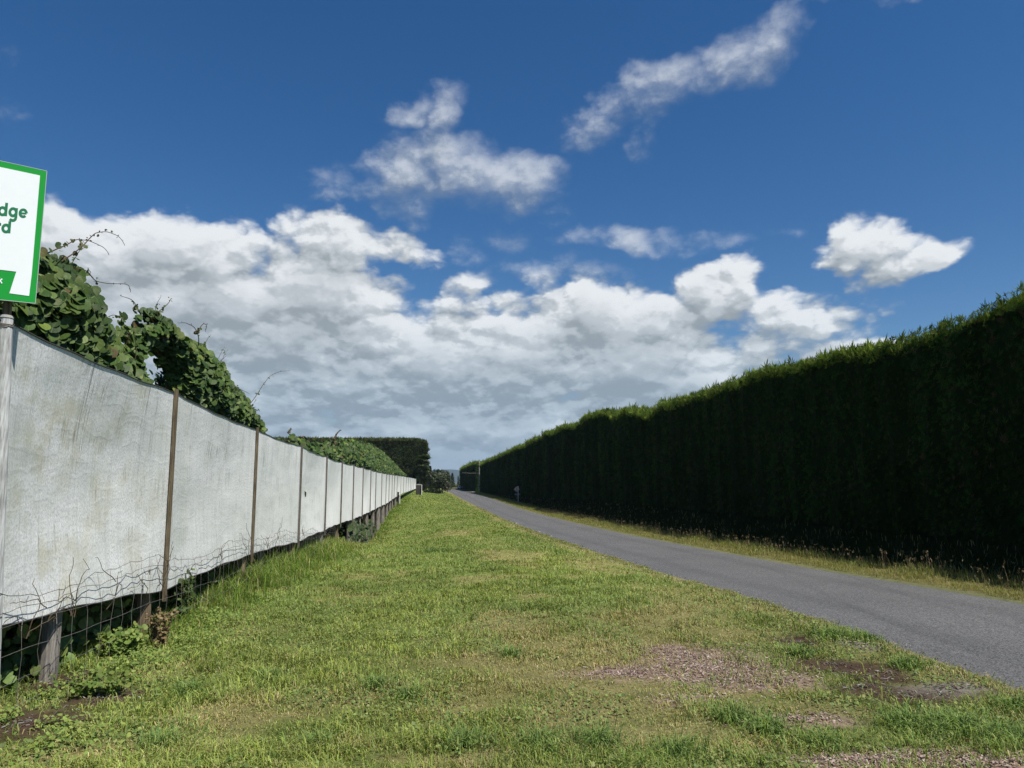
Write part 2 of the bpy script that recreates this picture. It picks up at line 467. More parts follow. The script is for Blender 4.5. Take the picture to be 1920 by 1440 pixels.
M['stem'] = mat('brown_stem', lambda g: principled(g, g.mix(g.noise(pos(g), 20, 3), (.05, .035, .02), (.11, .08, .045)), .75, .2))
M['bark'] = mat('bark', lambda g: principled(g, g.mix(g.noise(g.v('MULTIPLY', pos(g), (9, 9, 1.5)), 2, 4), (.05, .04, .03), (.14, .11, .08)), .9, .1))

def b_ground(g):
    P = pos(g); c = g.attr('col')
    n = g.noise(P, 45, 4, .65); n2 = g.noise(P, 6, 3, .5)
    f = g.m('ADD', g.m('MULTIPLY', n, .9), g.m('MULTIPLY', n2, .5))
    c2 = g.mix(1.0, c, g.mix(g.ss(f, .3, 1.1), (.45, .45, .45), (1.5, 1.5, 1.45)), 'MULTIPLY')
    return principled(g, c2, 1.0, .0, bump(g, n, .8, .02))
M['ground'] = mat('ground', b_ground)

def b_road(g):
    P = pos(g); s = g.sep(P)
    ag = g.voro(P, 75, 'F1', 0, .5, 'Color')
    fine = g.noise(P, 150, 3, .7); mid = g.noise(P, 30, 4, .6); big = g.noise(P, .55, 4, .55)
    base = g.mix(g.sep(ag)[0], (.050, .050, .049), (.165, .163, .158))
    base = g.mix(g.ss(fine, .58, .70), base, (.40, .39, .38))
    base = g.mix(g.ss(fine, .42, .25), base, (.025, .026, .03))
    # two slightly darker wheel lines and old curving tyre marks
    wob = g.m('MULTIPLY', g.m('SUBTRACT', g.noise(g.xyz(0, s[1], 0), .12, 2), .5), .8)
    t1 = g.ss(g.m('ABSOLUTE', g.m('SUBTRACT', g.m('ADD', s[0], wob), 5.25)), .34, .05)
    t2 = g.ss(g.m('ABSOLUTE', g.m('SUBTRACT', g.m('ADD', s[0], wob), 6.9)), .34, .05)
    cx = g.m('ADD', s[0], g.m('MULTIPLY', g.m('SINE', g.m('MULTIPLY', s[1], .26)), 1.1))
    t3 = g.ss(g.m('ABSOLUTE', g.m('SUBTRACT', cx, 6.1)), .10, .03)
    t3 = g.m('MULTIPLY', t3, g.ss(s[1], 24, 11)); t4 = g.ss(g.m('ABSOLUTE', g.m('SUBTRACT', cx, 7.25)), .09, .03)
    t4 = g.m('MULTIPLY', t4, g.ss(s[1], 22, 11))
    dk = g.m('ADD', g.m('MULTIPLY', g.m('MAXIMUM', t1, t2), .20), g.m('MULTIPLY', g.m('MAXIMUM', t3, t4), .15))
    dk = g.m('MULTIPLY', dk, g.ss(mid, .25, .6))
    base = g.mix(dk, base, (.02, .021, .024))
    base = g.mix(1.0, base, g.mix(big, (.78, .78, .78), (1.22, 1.22, 1.22)), 'MULTIPLY')
    base = g.mix(1.0, base, g.mix(mid, (.85, .85, .85), (1.15, 1.15, 1.15)), 'MULTIPLY')
    h = g.m('ADD', fine, g.sep(ag)[1])
    return principled(g, base, .85, .3, bump(g, h, .6, .006))
M['road'] = mat('asphalt', b_road)

def b_cloth(g):
    P = pos(g); s = g.sep(P)
    yz = g.xyz(s[1], s[2], 0)
    weave = g.noise(g.v('MULTIPLY', yz, (110, 38, 1)), 1, 4, .75)
    st1 = g.noise(g.v('MULTIPLY', yz, (16, .7, 1)), 1, 5, .65)
    st2 = g.noise(g.v('MULTIPLY', yz, (55, 2.2, 1)), 1, 4, .7)
    blot = g.noise(yz, .8, 5, .6); blot2 = g.noise(g.v('ADD', yz, (7, 3, 0)), 1.7, 4, .6)
    grain = g.noise(yz, 42, 6, .8)
    c = g.mix(blot, (.82, .83, .815), (.94, .94, .925))
    nearw = g.ss(s[1], 26, 8)
    c = g.mix(g.m('MULTIPLY', g.ss(st1, .42, .68), g.m('MULTIPLY_ADD', nearw, .22, .12)), c, (.46, .48, .44))
    c = g.mix(g.m('MULTIPLY', g.ss(weave, .44, .62), g.m('MULTIPLY_ADD', nearw, .42, .10)), c, (.36, .38, .36))
    c = g.mix(g.m('MULTIPLY', g.ss(grain, .47, .60), g.m('MULTIPLY_ADD', nearw, .42, .06)), c, (.33, .36, .33))
    # mildew: dark dribbles, denser in some bands of the cloth
    band = g.m('MULTIPLY', g.ss(blot2, .40, .62), g.ss(g.noise(g.v('MULTIPLY', yz, (1.0, 2.2, 1)), 1.3, 4), .38, .60))
    near = g.ss(s[1], 45, 12)
    c = g.mix(g.m('MULTIPLY', g.m('MULTIPLY', g.ss(st2, .53, .66), band), g.m('ADD', .25, g.m('MULTIPLY', near, .60))), c, (.06, .075, .065))
    # a few runs of mildew below the top hem
    hi = g.m('MULTIPLY', g.ss(s[2], 1.2, 2.4), g.ss(g.noise(g.xyz(s[1], 0, 0), 1.6, 3), .48, .62))
    c = g.mix(g.m('MULTIPLY', g.m('MULTIPLY', g.ss(st2, .50, .63), hi), .75), c, (.05, .06, .055))
    # ochre and green algae stains
    a1 = g.m('MULTIPLY', g.ss(blot2, .44, .66), g.ss(s[1], 12, 6))
    c = g.mix(g.m('MULTIPLY', a1, .50), c, (.46, .43, .25))
    c = g.mix(g.m('MULTIPLY', g.ss(blot, .60, .35), g.m('MULTIPLY', g.ss(s[1], 18, 5), .40)), c, (.44, .48, .43))
    wr = g.noise(g.v('ADD', g.v('MULTIPLY', yz, (1.1, 3.2, 1)), g.scale(g.noise(yz, 1.5, 2, .5, 0, 'Color'), .8)), 1.6, 3, .5)
    rid = g.m('ABSOLUTE', g.m('SUBTRACT', wr, .5))
    wr2 = g.noise(g.v('MULTIPLY', yz, (2.0, 9.0, 1)), 1.0, 3, .5)
    crease = g.ss(rid, .02, .0)
    c = g.mix(g.m('MULTIPLY', crease, .25), c, (.85, .87, .86))
    h = g.m('ADD', g.m('MULTIPLY', g.ss(rid, .10, .0), .35), g.m('ADD', g.m('MULTIPLY', wr2, .6), g.m('MULTIPLY', weave, .06)))
    p = principled(g, c, .75, .2, bump(g, h, .30, .010))
    t = g.node('ShaderNodeBsdfTranslucent'); g.link(c, t.inputs[0])
    mx = g.node('ShaderNodeMixShader'); mx.inputs[0].default_value = .10
    g.link(p, mx.inputs[1]); g.link(t.outputs[0], mx.inputs[2]); return mx.outputs[0]
M['cloth'] = mat('white_windbreak_cloth', b_cloth)

def wood(name, a, b_, sc=2.0):
    def b(g):
        P = g.v('MULTIPLY', pos(g), (28, 28, 2.2)); n = g.noise(P, sc, 5, .65); k = g.noise(pos(g), 3.2, 3)
        c = g.mix(g.ss(n, .3, .7), a, b_)
        c = g.mix(g.m('MULTIPLY', g.ss(k, .5, .75), .5), c, tuple(x * .45 for x in a))
        return principled(g, c, .85, .15, bump(g, n, .5, .006))
    return mat(name, b)
M['batten'] = wood('brown_batten', (.075, .056, .034), (.185, .145, .092))
M['batten_grey'] = wood('grey_batten', (.07, .06, .05), (.18, .155, .125))
M['post'] = wood('timber_post', (.085, .062, .038), (.23, .175, .115))
M['post_grey'] = wood('grey_post', (.10, .09, .08), (.30, .275, .24))
M['post_white'] = wood('whitewashed_post', (.26, .26, .25), (.62, .63, .62))
M['wire'] = mat('rusty_wire', lambda g: principled(g, g.mix(g.noise(pos(g), 14, 3), (.10, .075, .055), (.34, .33, .31)), .55, .4, metallic=.4))
M['dark_wire'] = mat('dark_wire', lambda g: principled(g, g.mix(g.noise(pos(g), 14, 3), (.03, .022, .016), (.09, .07, .055)), .7, .3))
M['rope'] = mat('dark_hem_cord', lambda g: principled(g, (.05, .052, .05), .8, .2))
def b_soilchip(g):
    c = g.attr('col'); n = g.noise(pos(g), 60, 3)
    return principled(g, g.mix(1.0, c, g.mix(n, (.6, .6, .6), (1.35, 1.35, 1.35)), 'MULTIPLY'), .85, .15)
M['chip'] = mat('wood_chip', b_soilchip)
def paint(name, c, rough=.4, dirt=.25):
    def b(g):
        n = g.noise(pos(g), 5, 5, .65)
        col = g.mix(g.m('MULTIPLY', g.ss(n, .45, .8), dirt), c, tuple(x * .55 for x in c))
        return principled(g, col, rough, .45)
    return mat(name, b)
M['sign_white'] = paint('sign_white', (.83, .86, .85), .35, .08)
M['sign_green'] = paint('sign_green', (.012, .30, .03), .3, .08)
M['sign_text'] = paint('sign_text_green', (.010, .17, .065), .4, .05)
M['alu'] = paint('sign_back', (.42, .43, .44), .5, .25)
M['grey'] = paint('grey_metal', (.12, .12, .12), .55, .25)
M['white'] = paint('white_paint', (.75, .75, .73), .5, .25)
M['black'] = paint('dark_trim', (.02, .021, .024), .4, .1)
M['glass'] = mat('dark_glass', lambda g: principled(g, (.015, .02, .025), .08, .6))
M['concrete'] = mat('concrete', lambda g: principled(g, g.mix(g.noise(pos(g), 4, 6, .7), (.20, .19, .17), (.42, .41, .38)), .9, .15))
M['concrete_dark'] = mat('weathered_block', lambda g: principled(g, g.mix(g.noise(pos(g), 5, 6, .7), (.035, .03, .026), (.075, .066, .056)), .9, .15))
M['hill'] = mat('far_hill_cover', lambda g: principled(g, g.mix(g.noise(pos(g), .012, 6, .65), (.022, .040, .024), (.050, .070, .036)), .95, .05))

GREENS = np.array([(.212, .275, .066), (.132, .200, .046), (.298, .348, .112), (.190, .255, .085), (.238, .288, .062)])
STRAWS = np.array([(.36, .31, .14), (.30, .27, .105), (.42, .36, .18), (.25, .245, .085)])

# ------------------------------------------------------------------ ground sheet
def geom_axis(parts):
    out = []
    for (a, b, s) in parts: out.append(np.arange(a, b, s))
    return np.concatenate(out)
def build_ground():
    xs = np.concatenate([[-4900, -3000, -1500, -500, -200, -90, -50, -30, -20, -14, -10, -8], np.arange(-7, -4, .3), np.arange(-4, 4, .09),
                         np.arange(4, 8.8, .12), np.arange(8.8, 14, .3), [15, 17, 20, 28, 45, 90, 200, 500, 1500, 3000, 4900]])
    ys = np.concatenate([[-900, -300, -100, -30, -10, -4], np.arange(-1, 2, .3), np.arange(2, 9, .09), np.arange(9, 20, .16), np.arange(20, 60, .5), np.arange(60, 220, 2.5),
                         [230, 260, 300, 400, 600, 1000, 2000, 4000, 4950]])
    X, Y = np.meshgrid(xs, ys)
    Z = terrain(X, Y)
    Z = np.where((np.abs(X) > 60) | (Y > 260), EYE - 1.75, Z)
    s, ch, so, gr = cover(X, Y)
    g = fbm(X * .8, Y * .5, 71, 4)[..., None]
    green = np.array([.105, .155, .036]) * (1 - g) + np.array([.175, .230, .060]) * g
    straw = np.array([.31, .27, .12])
    c = green * (1 - s[..., None]) + straw * s[..., None]
    near = sstep(16, 6, np.hypot(X, Y))[..., None]
    c = c * (1 - .55 * near) + np.array([.075, .075, .032]) * .55 * near       # soil seen between the blades
    for msk, colr in ((ch, (.25, .180, .140)), (so, (.070, .047, .034)), (gr, (.17, .150, .125))):
        c = c * (1 - msk[..., None]) + np.array(colr) * msk[..., None]
    edge = sstep(.28, -.1, road_l(Y) - X)[..., None]
    c = c * (1 - .6 * edge) + np.array([.15, .13, .10]) * .6 * edge
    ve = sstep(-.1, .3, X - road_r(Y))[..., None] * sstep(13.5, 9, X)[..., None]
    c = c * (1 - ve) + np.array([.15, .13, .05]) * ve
    verge_shade = sstep(.7, 1.5, X - road_r(Y) + .5 * (fbm(X * 2, Y * 1.2, 77, 3) - .5))[..., None] * sstep(16, 13.5, X)[..., None] * (Y < 150)[..., None]
    c = c * (1 - verge_shade) + np.array([.018, .026, .006]) * verge_shade  # hedge shade painted into the verge ground as a near-black colour
    beh_shade = sstep(-3.2, -3.7, X)[..., None] * (X > -30)[..., None] * (Y < 100)[..., None]
    c = c * (1 - beh_shade) + np.array([.040, .042, .022]) * beh_shade  # ground behind the cloth darkened, its shade painted into the colour
    ny, nx = X.shape
    i = np.arange(ny - 1)[:, None] * nx + np.arange(nx - 1)[None, :]
    q = np.stack([i, i + 1, i + nx + 1, i + nx], -1).reshape(-1, 4)
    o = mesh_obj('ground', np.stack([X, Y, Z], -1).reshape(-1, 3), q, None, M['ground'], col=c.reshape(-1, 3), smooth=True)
    tag(o, kind='structure')
build_ground()

def build_road():
    ys = np.concatenate([np.arange(-30, 2, 2.0), np.arange(2, 30, .12), np.arange(30, 205, .6)])
    n = 13
    V = []
    for y in ys:
        jl = .10 * (fbm(y * .9, 3.0, 5, 4) - .5) * 2 + .10 * float(vnoise(y * 6, 1.0, 8) - .5); jr = .08 * (fbm(y * .9, 9.0, 6, 4) - .5) * 2
        l, r = float(road_l(y)) + jl - .04, float(road_r(y)) + jr + .03
        # the lane swings left beyond the hedges
        for k in range(n):
            u = k / (n - 1); x = l + (r - l) * u
            z = float(terrain0(x, y)) + .025 * (1 - (2 * u - 1) ** 2) + .004 - (.035 if k in (0, n - 1) else 0)
            V.append((x, y, z))
    V = np.array(V); ny = len(ys)
    i = np.arange(ny - 1)[:, None] * n + np.arange(n - 1)[None, :]
    q = np.stack([i, i + 1, i + n + 1, i + n], -1).reshape(-1, 4)
    tag(mesh_obj('road', V, q, None, M['road'], smooth=True), kind='structure')
    # pale driveway crossing in the gap between the two hedges
    dv = []
    for y in (147.5, 156):
        for x in np.linspace(8.0, 22, 12): dv.append((x, y, float(terrain(x, y)) + .03))
    q = [(k, k + 1, k + 13, k + 12) for k in range(11)]
    tag(mesh_obj('driveway', np.array(dv), q, None, M['concrete']), kind='structure')
build_road()

def build_hills():
    n = 240
    xs = np.linspace(-4800, 4800, n); rows = 14; V = []
    for j in range(rows):
        u = j / (rows - 1)
        for x in xs:
            h = 88 * (.80 + .35 * (float(fbm(x * .0011, 2.2, 91, 4)) - .5)) + 14 * (float(fbm(x * .008, u * 3, 95, 4)) - .5) + 3.5 * (float(vnoise(x * .06, u * 9, 97)) - .5)
            V.append((x, 4200 + 700 * u, -1 + 1.18 * h * math.sin(min(u * 1.25, 1) * math.pi / 2)))
    i = np.arange(rows - 1)[:, None] * n + np.arange(n - 1)[None, :]
    q = np.stack([i, i + 1, i + n + 1, i + n], -1).reshape(-1, 4)
    tag(mesh_obj('hills', np.array(V), q, None, M['hill'], smooth=True), kind='structure')
build_hills()

# ------------------------------------------------------------------ grass
def blades(name, P, length, width, colr, lean=.5, m=None, azi=None, droop=.35, base=0.0):
    """P (n,3) roots; one bent tapered blade each: 5 verts, quad + tri"""
    n = len(P)
    az = rng.uniform(0, 2 * math.pi, n) if azi is None else azi
    ln = base + np.abs(rng.normal(0, lean, n))
    dirh = np.stack([np.cos(az), np.sin(az), np.zeros(n)], 1)
    side = np.stack([-np.sin(az + rng.normal(0, .7, n)), np.cos(az), np.zeros(n)], 1)
    side /= np.linalg.norm(side, axis=1)[:, None]
    L = length[:, None]; w = width[:, None]; ln = ln[:, None]
    up = np.array([0, 0, 1.0])
    mid = P + L * .55 * (up * np.cos(ln * .6) + dirh * np.sin(ln * .6))
    l2 = ln + droop
    tip = mid + L * .45 * (up * np.cos(l2 * 1.4) + dirh * np.sin(l2 * 1.4))
    V = np.stack([P - side * w * .5, P + side * w * .5, mid + side * w * .42, mid - side * w * .42, tip], 1).reshape(-1, 3)
    b = np.arange(n)[:, None] * 5
    q = b + np.array([0, 1, 2, 3]); t = b + np.array([3, 2, 4])
    cc = np.repeat(colr[:, None, :], 5, 1)
    cc[:, :2] *= .75; cc[:, 4] *= 1.12
    return V, q, t, cc.reshape(-1, 3)
def join(parts):
    V, Q, T, Cc = [], [], [], []; n = 0
    for (v, q, t, c) in parts:
        V.append(v); Cc.append(c)
        if q is not None and len(q): Q.append(np.asarray(q) + n)
        if t is not None and len(t): T.append(np.asarray(t) + n)
        n += len(v)
    return np.concatenate(V), (np.concatenate(Q) if Q else None), (np.concatenate(T) if T else None), np.concatenate(Cc)
def pick(pal, n, jit=.18):
    c = pal[rng.integers(0, len(pal), n)]
    return np.clip(c * rng.uniform(1 - jit, 1 + jit, (n, 1)) * rng.uniform(.94, 1.06, (n, 3)), 0, 1)

def wedge(n_bands, rho, r0, r1, a0=-46, a1=46):
    """random ground points in a wide fan before the camera, denser near"""
    out = []
    edges = np.geomspace(r0, r1, n_bands + 1)
    for k in range(n_bands):
        ra, rb = edges[k], edges[k + 1]; rm = (ra + rb) / 2
        area = R(a1 - a0) / 2 * (rb ** 2 - ra ** 2); cnt = int(area * rho(rm))
        r = np.sqrt(rng.uniform(ra ** 2, rb ** 2, cnt)); a = rng.uniform(R(a0), R(a1), cnt) + PSI
        out.append(np.stack([r * np.sin(a), r * np.cos(a)], 1))
    return np.concatenate(out)

def build_lawn():
    parts = []
    p = wedge(34, lambda r: 9500 * min(1, (3.4 / r)) ** 1.62, 1.9, 130)
    x, y = p[:, 0], p[:, 1]
    jl = .16 * (fbm(y * 3.1, 5.0, 15, 4) - .35)
    keep = (x > -3.6) & (x < road_l(y) + jl)
    s, ch, so, gr = cover(x, y)
    bare = np.maximum(np.maximum(ch, so), gr)
    keep &= rng.uniform(0, 1, len(x)) > np.clip(ch * .72 + so * .95 + gr * .8, 0, .96)
    clump = fbm(x * 3.3, y * 3.3, 61, 3)
    keep &= rng.uniform(0, 1, len(x)) < (.5 + .9 * sstep(.3, .65, clump))
    x, y, s, clump = x[keep], y[keep], s[keep], clump[keep]
    r = np.hypot(x, y); n = len(x)
    P = np.stack([x, y, terrain(x, y) - .006], 1)
    lush = fbm(x * .9, y * .6, 81, 3)
    L = (.040 + .075 * rng.uniform(0, 1, n) ** 1.3) * (.75 + .9 * sstep(.42, .75, clump)) * (.8 + .5 * lush) * (1 - .15 * s)
    L *= 1 + .35 * sstep(20, 60, r)
    Wd = .0036 * np.maximum(1, r / 3.4) ** .80 * rng.uniform(.7, 1.4, n)
    isS = rng.uniform(0, 1, n) < np.clip(.23 + .85 * s, 0, .93)
    c = pick(GREENS, n); c[isS] = pick(STRAWS, int(isS.sum()))
    tone = fbm(x * .7, y * .35, 83, 3)[:, None]
    c = c * (.80 + .5 * tone) * rng.uniform(.72, 1.28, (n, 1))
    yel = sstep(.5, .72, fbm(x * .35, y * .18, 85, 3))[:, None] * (~isS)[:, None]
    c = c * (1 + yel * np.array([.18, .10, 0]))
    azf = fbm(x * 2.5, y * 2.5, 63, 2) * 14 + rng.normal(0, 1.3, n)
    parts.append(blades('g', P, L * (1 - .25 * isS), Wd, c, .55, azi=azf, base=.38 + .45 * isS))
    # ragged fringe creeping over the road edge
    k = 26000; y = 2.5 + 70 * rng.uniform(0, 1, k) ** 1.8; x = road_l(y) + .16 * (fbm(y * 2.3, 7.0, 17, 5) - .5) * 2 + .10 * (vnoise(y * 9, 3.0, 19) - .5) + rng.normal(-.06, .07, k)
    kp = fbm(y * 1.7, 11.0, 18, 3) > .36; x, y = x[kp], y[kp]; k = len(x)
    cc = pick(np.concatenate([GREENS, STRAWS, STRAWS]), k); rr_ = np.hypot(x, y)
    parts.append(blades('e', np.stack([x, y, np.maximum(terrain(x, y), terrain0(x, y)) - .004], 1), rng.uniform(.03, .09, k), .0036 * np.maximum(1, rr_ / 3.4) ** .8, cc, .5, azi=rng.normal(0, 1.1, k), base=.55))
    # longer tufts
    tp = [(700, 1290, .16, 300), (500, 1275, .12, 200), (1010, 1400, .18, 420), (1120, 1395, .16, 380), (1270, 1415, .14, 300), (870, 1395, .14, 300), (1370, 1350, .16, 320), (1440, 1372, .16, 320),
          (1540, 1400, .12, 240), (1700, 1360, .2, 420), (1800, 1370, .2, 420), (1880, 1385, .2, 420), (1900, 1330, .16, 300), (800, 1035, .5, 260), (830, 1032, .4, 200), (600, 1400, .12, 200), (1620, 1200, .25, 380), (1560, 1195, .2, 260),
          (760, 1310, .1, 160), (360, 1300, .15, 220), (300, 1400, .2, 300), (1700, 1250, .15, 220), (960, 1230, .15, 160), (1500, 1230, .15, 200)]
    for (px, py, rad, k) in tp:
        o = on_ground(px, py)
        rr = rad * 1.25 * np.abs(rng.normal(0, .62, k)); aa = rng.uniform(0, 2 * math.pi, k)
        xx, yy = o[0] + rr * np.cos(aa), o[1] + rr * np.sin(aa)
        ok = xx < road_l(yy) + .05; xx, yy, aa = xx[ok], yy[ok], aa[ok]; kk = len(xx)
        PP = np.stack([xx, yy, terrain(xx, yy) - .005], 1)
        dist = math.hypot(o[0], o[1])
        cc = pick(np.array([(.14, .22, .06), (.19, .27, .07), (.16, .23, .075), (.24, .31, .09)]), kk)
        parts.append(blades('t', PP, rng.uniform(.07, .17, kk), .0052 * max(1, dist / 4) ** .7 * rng.uniform(.8, 1.4, kk), cc, .6, azi=aa + rng.normal(0, .8, kk), droop=.5, base=.3))
    V, q, t, cc = join(parts)
    tag(mesh_obj('grass', V, q, t, M['grass'], col=cc), 'short mown green and straw coloured roadside lawn', 'grass', kind='stuff')
build_lawn()

def build_fence_grass():
    """rank growth along the foot of the cloth fence"""
    n = 95000
    y = 2.5 + 90 * rng.uniform(0, 1, n) ** 1.9; x = -3.15 + rng.normal(0, .42, n) + .25 * (fbm(y * .9, 4, 101, 3) - .4)
    dens = fbm(y * 1.1, x * 1.1, 103, 3)
    bare = sstep(9.3, 7.2, y) * .93
    keep = (rng.uniform(0, 1, n) < sstep(.28, .62, dens)) & (rng.uniform(0, 1, n) > bare)
    x, y, dens = x[keep], y[keep], dens[keep]; n = len(x)
    P = np.stack([x, y, terrain(x, y) - .01], 1)
    near = np.exp(-((x + 3.05) / .5) ** 2)
    lush = np.exp(-((y - 21) / 6) ** 2) + .8 * np.exp(-((y - 13.5) / 3) ** 2) + .45
    L = rng.uniform(.12, .40, n) * (.4 + .9 * near) * np.clip(lush, .5, 1.35)
    Wd = .006 * np.maximum(1, y / 7) ** .75 * rng.uniform(.7, 1.3, n)
    c = pick(np.array([(.18, .26, .04), (.14, .22, .04), (.22, .29, .06), (.11, .18, .04)]), n)
    dry = rng.uniform(0, 1, n) < np.clip(.12 + .5 * np.exp(-((y - 33) / 8) ** 2), 0, .6)
    c[dry] = pick(STRAWS, int(dry.sum()))
    V, q, t, cc = blades('f', P, L, Wd, c, .45, droop=.45)
    tag(mesh_obj('rank_grass', V, q, t, M['grass'], col=cc), 'long rank grass along the foot of the white cloth fence', 'grass', kind='stuff')
build_fence_grass()

def build_verge():
    parts = []
    n = 150000
    y = 6.5 + 140 * rng.uniform(0, 1, n) ** 2.0
    u = rng.uniform(0, 1, n) ** 1.1
    x = road_r(y) + .02 + u * (hedge_x(y) - .3 - road_r(y)) + .1 * (fbm(y * 2, 1.0, 111, 3) - .5)
    d = fbm(x * 1.6, y * 1.0, 113, 3)
    keep = rng.uniform(0, 1, n) < (.35 + sstep(.3, .6, d)) * np.maximum(sstep(1.8, .7, x - road_r(y) + .6 * (d - .5)), .16)
    x, y, d = x[keep], y[keep], d[keep]; n = len(x); off = x - road_r(y)
    P = np.stack([x, y, terrain(x, y) - .01], 1)
    L = rng.uniform(.04, .12, n) + rng.uniform(.03, .15, n) * sstep(.1, .9, off) * (.4 + d)
    Wd = .006 * np.maximum(1, y / 12) ** .7 * rng.uniform(.7, 1.3, n)
    c = pick(np.array([(.27, .27, .075), (.32, .29, .10), (.19, .23, .055), (.15, .20, .045)]), n) * (1 - .85 * sstep(.8, 1.7, off))[:, None]  # blades darken towards the hedge, shade put into their colour
    dry = rng.uniform(0, 1, n) < .35 * sstep(.9, .1, off) + .12; c[dry] = pick(STRAWS, int(dry.sum()))
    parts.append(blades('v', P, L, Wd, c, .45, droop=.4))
    # seeding stalks with drooping heads
    k = 620
    y = 8 + 50 * rng.uniform(0, 1, k) ** 1.5; x = road_r(y) + .25 + np.abs(rng.normal(.35, .4, k))
    P = np.stack([x, y, terrain(x, y) - .01], 1)
    L = rng.uniform(.18, .46, k); az = rng.uniform(0, 6.28, k)
    cs = pick(np.array([(.20, .15, .09), (.26, .20, .12), (.14, .11, .07)]), k)
    parts.append(blades('s', P, L, .0045 * np.maximum(1, y / 12) ** .6, cs, .3, azi=az, droop=.25))
    hd = P + np.stack([np.cos(az) * .25 * L, np.sin(az) * .25 * L, L * .86], 1)
    for j in range(3):
        parts.append(blades('h', hd + rng.normal(0, .012, (k, 3)), rng.uniform(.04, .09, k), np.full(k, .012) * np.maximum(1, y / 14) ** .5, cs * .9, .9, azi=az + rng.normal(0, .9, k), droop=.9))
    V, q, t, cc = join(parts)
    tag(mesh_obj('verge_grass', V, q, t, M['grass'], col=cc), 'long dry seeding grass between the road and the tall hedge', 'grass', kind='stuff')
build_verge()

def build_chips():
    V, Q, Cc = [], [], []
    for (cx, cy, rx, ry, k) in PATCH:
        if k != 'chip': n = 90
        else: n = int(1000 * rx * ry / .2) + 80
        r = np.abs(rng.normal(0, .62, n)); a = rng.uniform(0, 6.28, n)
        x, y = cx + rx * r * np.cos(a), cy + ry * r * np.sin(a)
        ok = x < road_l(y) - .05; x, y = x[ok], y[ok]; n = len(x)
        z = terrain(x, y) + rng.uniform(.002, .012, n)
        l = rng.gamma(2.2, .009, n) + .008; w = rng.uniform(.003, .009, n); h = .003
        az = rng.uniform(0, 6.28, n); ti = rng.normal(0, .25, n)
        u = np.stack([np.cos(az) * np.cos(ti), np.sin(az) * np.cos(ti), np.sin(ti)], 1); s = np.stack([-np.sin(az), np.cos(az), rng.normal(0, .2, n)], 1)
        c0 = np.stack([x, y, z], 1)
        vs = [c0 + sx * u * l[:, None] * .5 + sy * s * w[:, None] * .5 + np.array([0, 0, sz * h]) for sz in (0, 1) for (sx, sy) in ((-1, -1), (1, -1), (1, 1), (-1, 1))]
        vs = np.stack(vs, 1).reshape(-1, 3)
        b = np.arange(n)[:, None] * 8 + sum(len(v) for v in V)
        for f in ((4, 5, 6, 7), (0, 1, 5, 4), (1, 2, 6, 5), (2, 3, 7, 6), (3, 0, 4, 7)): Q.append(b + np.array(f))
        pal = np.array([(.30, .215, .17), (.38, .29, .24), (.20, .13, .10), (.46, .38, .31), (.26, .185, .15)]) if k == 'chip' else np.array([(.09, .07, .055), (.16, .13, .10), (.30, .28, .25)])
        Cc.append(np.repeat(pick(pal, n), 8, 0)); V.append(vs)
    tag(mesh_obj('wood_chips', np.concatenate(V), np.concatenate(Q), None, M['chip'], col=np.concatenate(Cc)),
        'scattered weathered wood chips on the worn patches of lawn', 'wood chips', kind='stuff')
build_chips()

# ------------------------------------------------------------------ foliage helper
def frames(nrm, upref=None, spin=None):
    """rows: side, along, normal"""
    n = len(nrm)
    w = nrm / (np.linalg.norm(nrm, axis=1)[:, None] + 1e-9)
    up = np.tile(np.array([0, 0, 1.0]), (n, 1)) if upref is None else upref
    u = np.cross(up, w); l = np.linalg.norm(u, axis=1)[:, None]
    u = np.where(l < 1e-3, np.array([1.0, 0, 0]), u / np.maximum(l, 1e-6)); v = np.cross(w, u)
    if spin is not None:
        c, s = np.cos(spin)[:, None], np.sin(spin)[:, None]
        u, v = u * c + v * s, v * c - u * s
    return np.stack([u, v, w], 1)
def stamp(tv, tq, tt, P, Fr, sc, colr, tshade=None):
    n, k = len(P), len(tv)
    V = P[:, None, :] + sc[:, None, None] * np.einsum('kj,njc->nkc', tv, Fr)
    b = np.arange(n)[:, None, None] * k
    q = (b + np.asarray(tq)[None]).reshape(-1, 4) if tq is not None and len(tq) else None
    t = (b + np.asarray(tt)[None]).reshape(-1, 3) if tt is not None and len(tt) else None
    cc = np.repeat(colr[:, None, :], k, 1)
    if tshade is not None: cc = cc * tshade[None, :, None]
    return V.reshape(-1, 3), q, t, cc.reshape(-1, 3)
def spray_template(nb=7, seed=1, spread=.9, wid=.11):
    r = np.random.default_rng(seed); V, Q = [], []
    for i in range(nb):
        a = (i / (nb - 1) - .5) * 2 * spread + r.normal(0, .1)
        base = np.array([0, .35 * r.uniform(0, 1) * (1 - abs(a)), 0]); L = r.uniform(.55, 1.0) * (1 - .25 * abs(a))
        d = np.array([math.sin(a), math.cos(a), r.normal(0, .25)]); s = np.array([math.cos(a), -math.sin(a), r.normal(0, .3)]) * wid * .5
        V += [base, base + d * L * .45 + s, base + d * L, base + d * L * .45 - s]; Q.append([4 * i, 4 * i + 1, 4 * i + 2, 4 * i + 3])
    sh = np.tile(np.array([.75, 1.0, 1.2, 1.0]), nb)
    return np.array(V), np.array(Q), sh
SPR = [spray_template(7, s) for s in (1, 2, 3)]
TWIG = [spray_template(7, s, .75, .10) for s in (4, 5)]
LEAFCL = [spray_template(5, s, 1.2, .42) for s in (6, 7)]          # broad leaf cluster

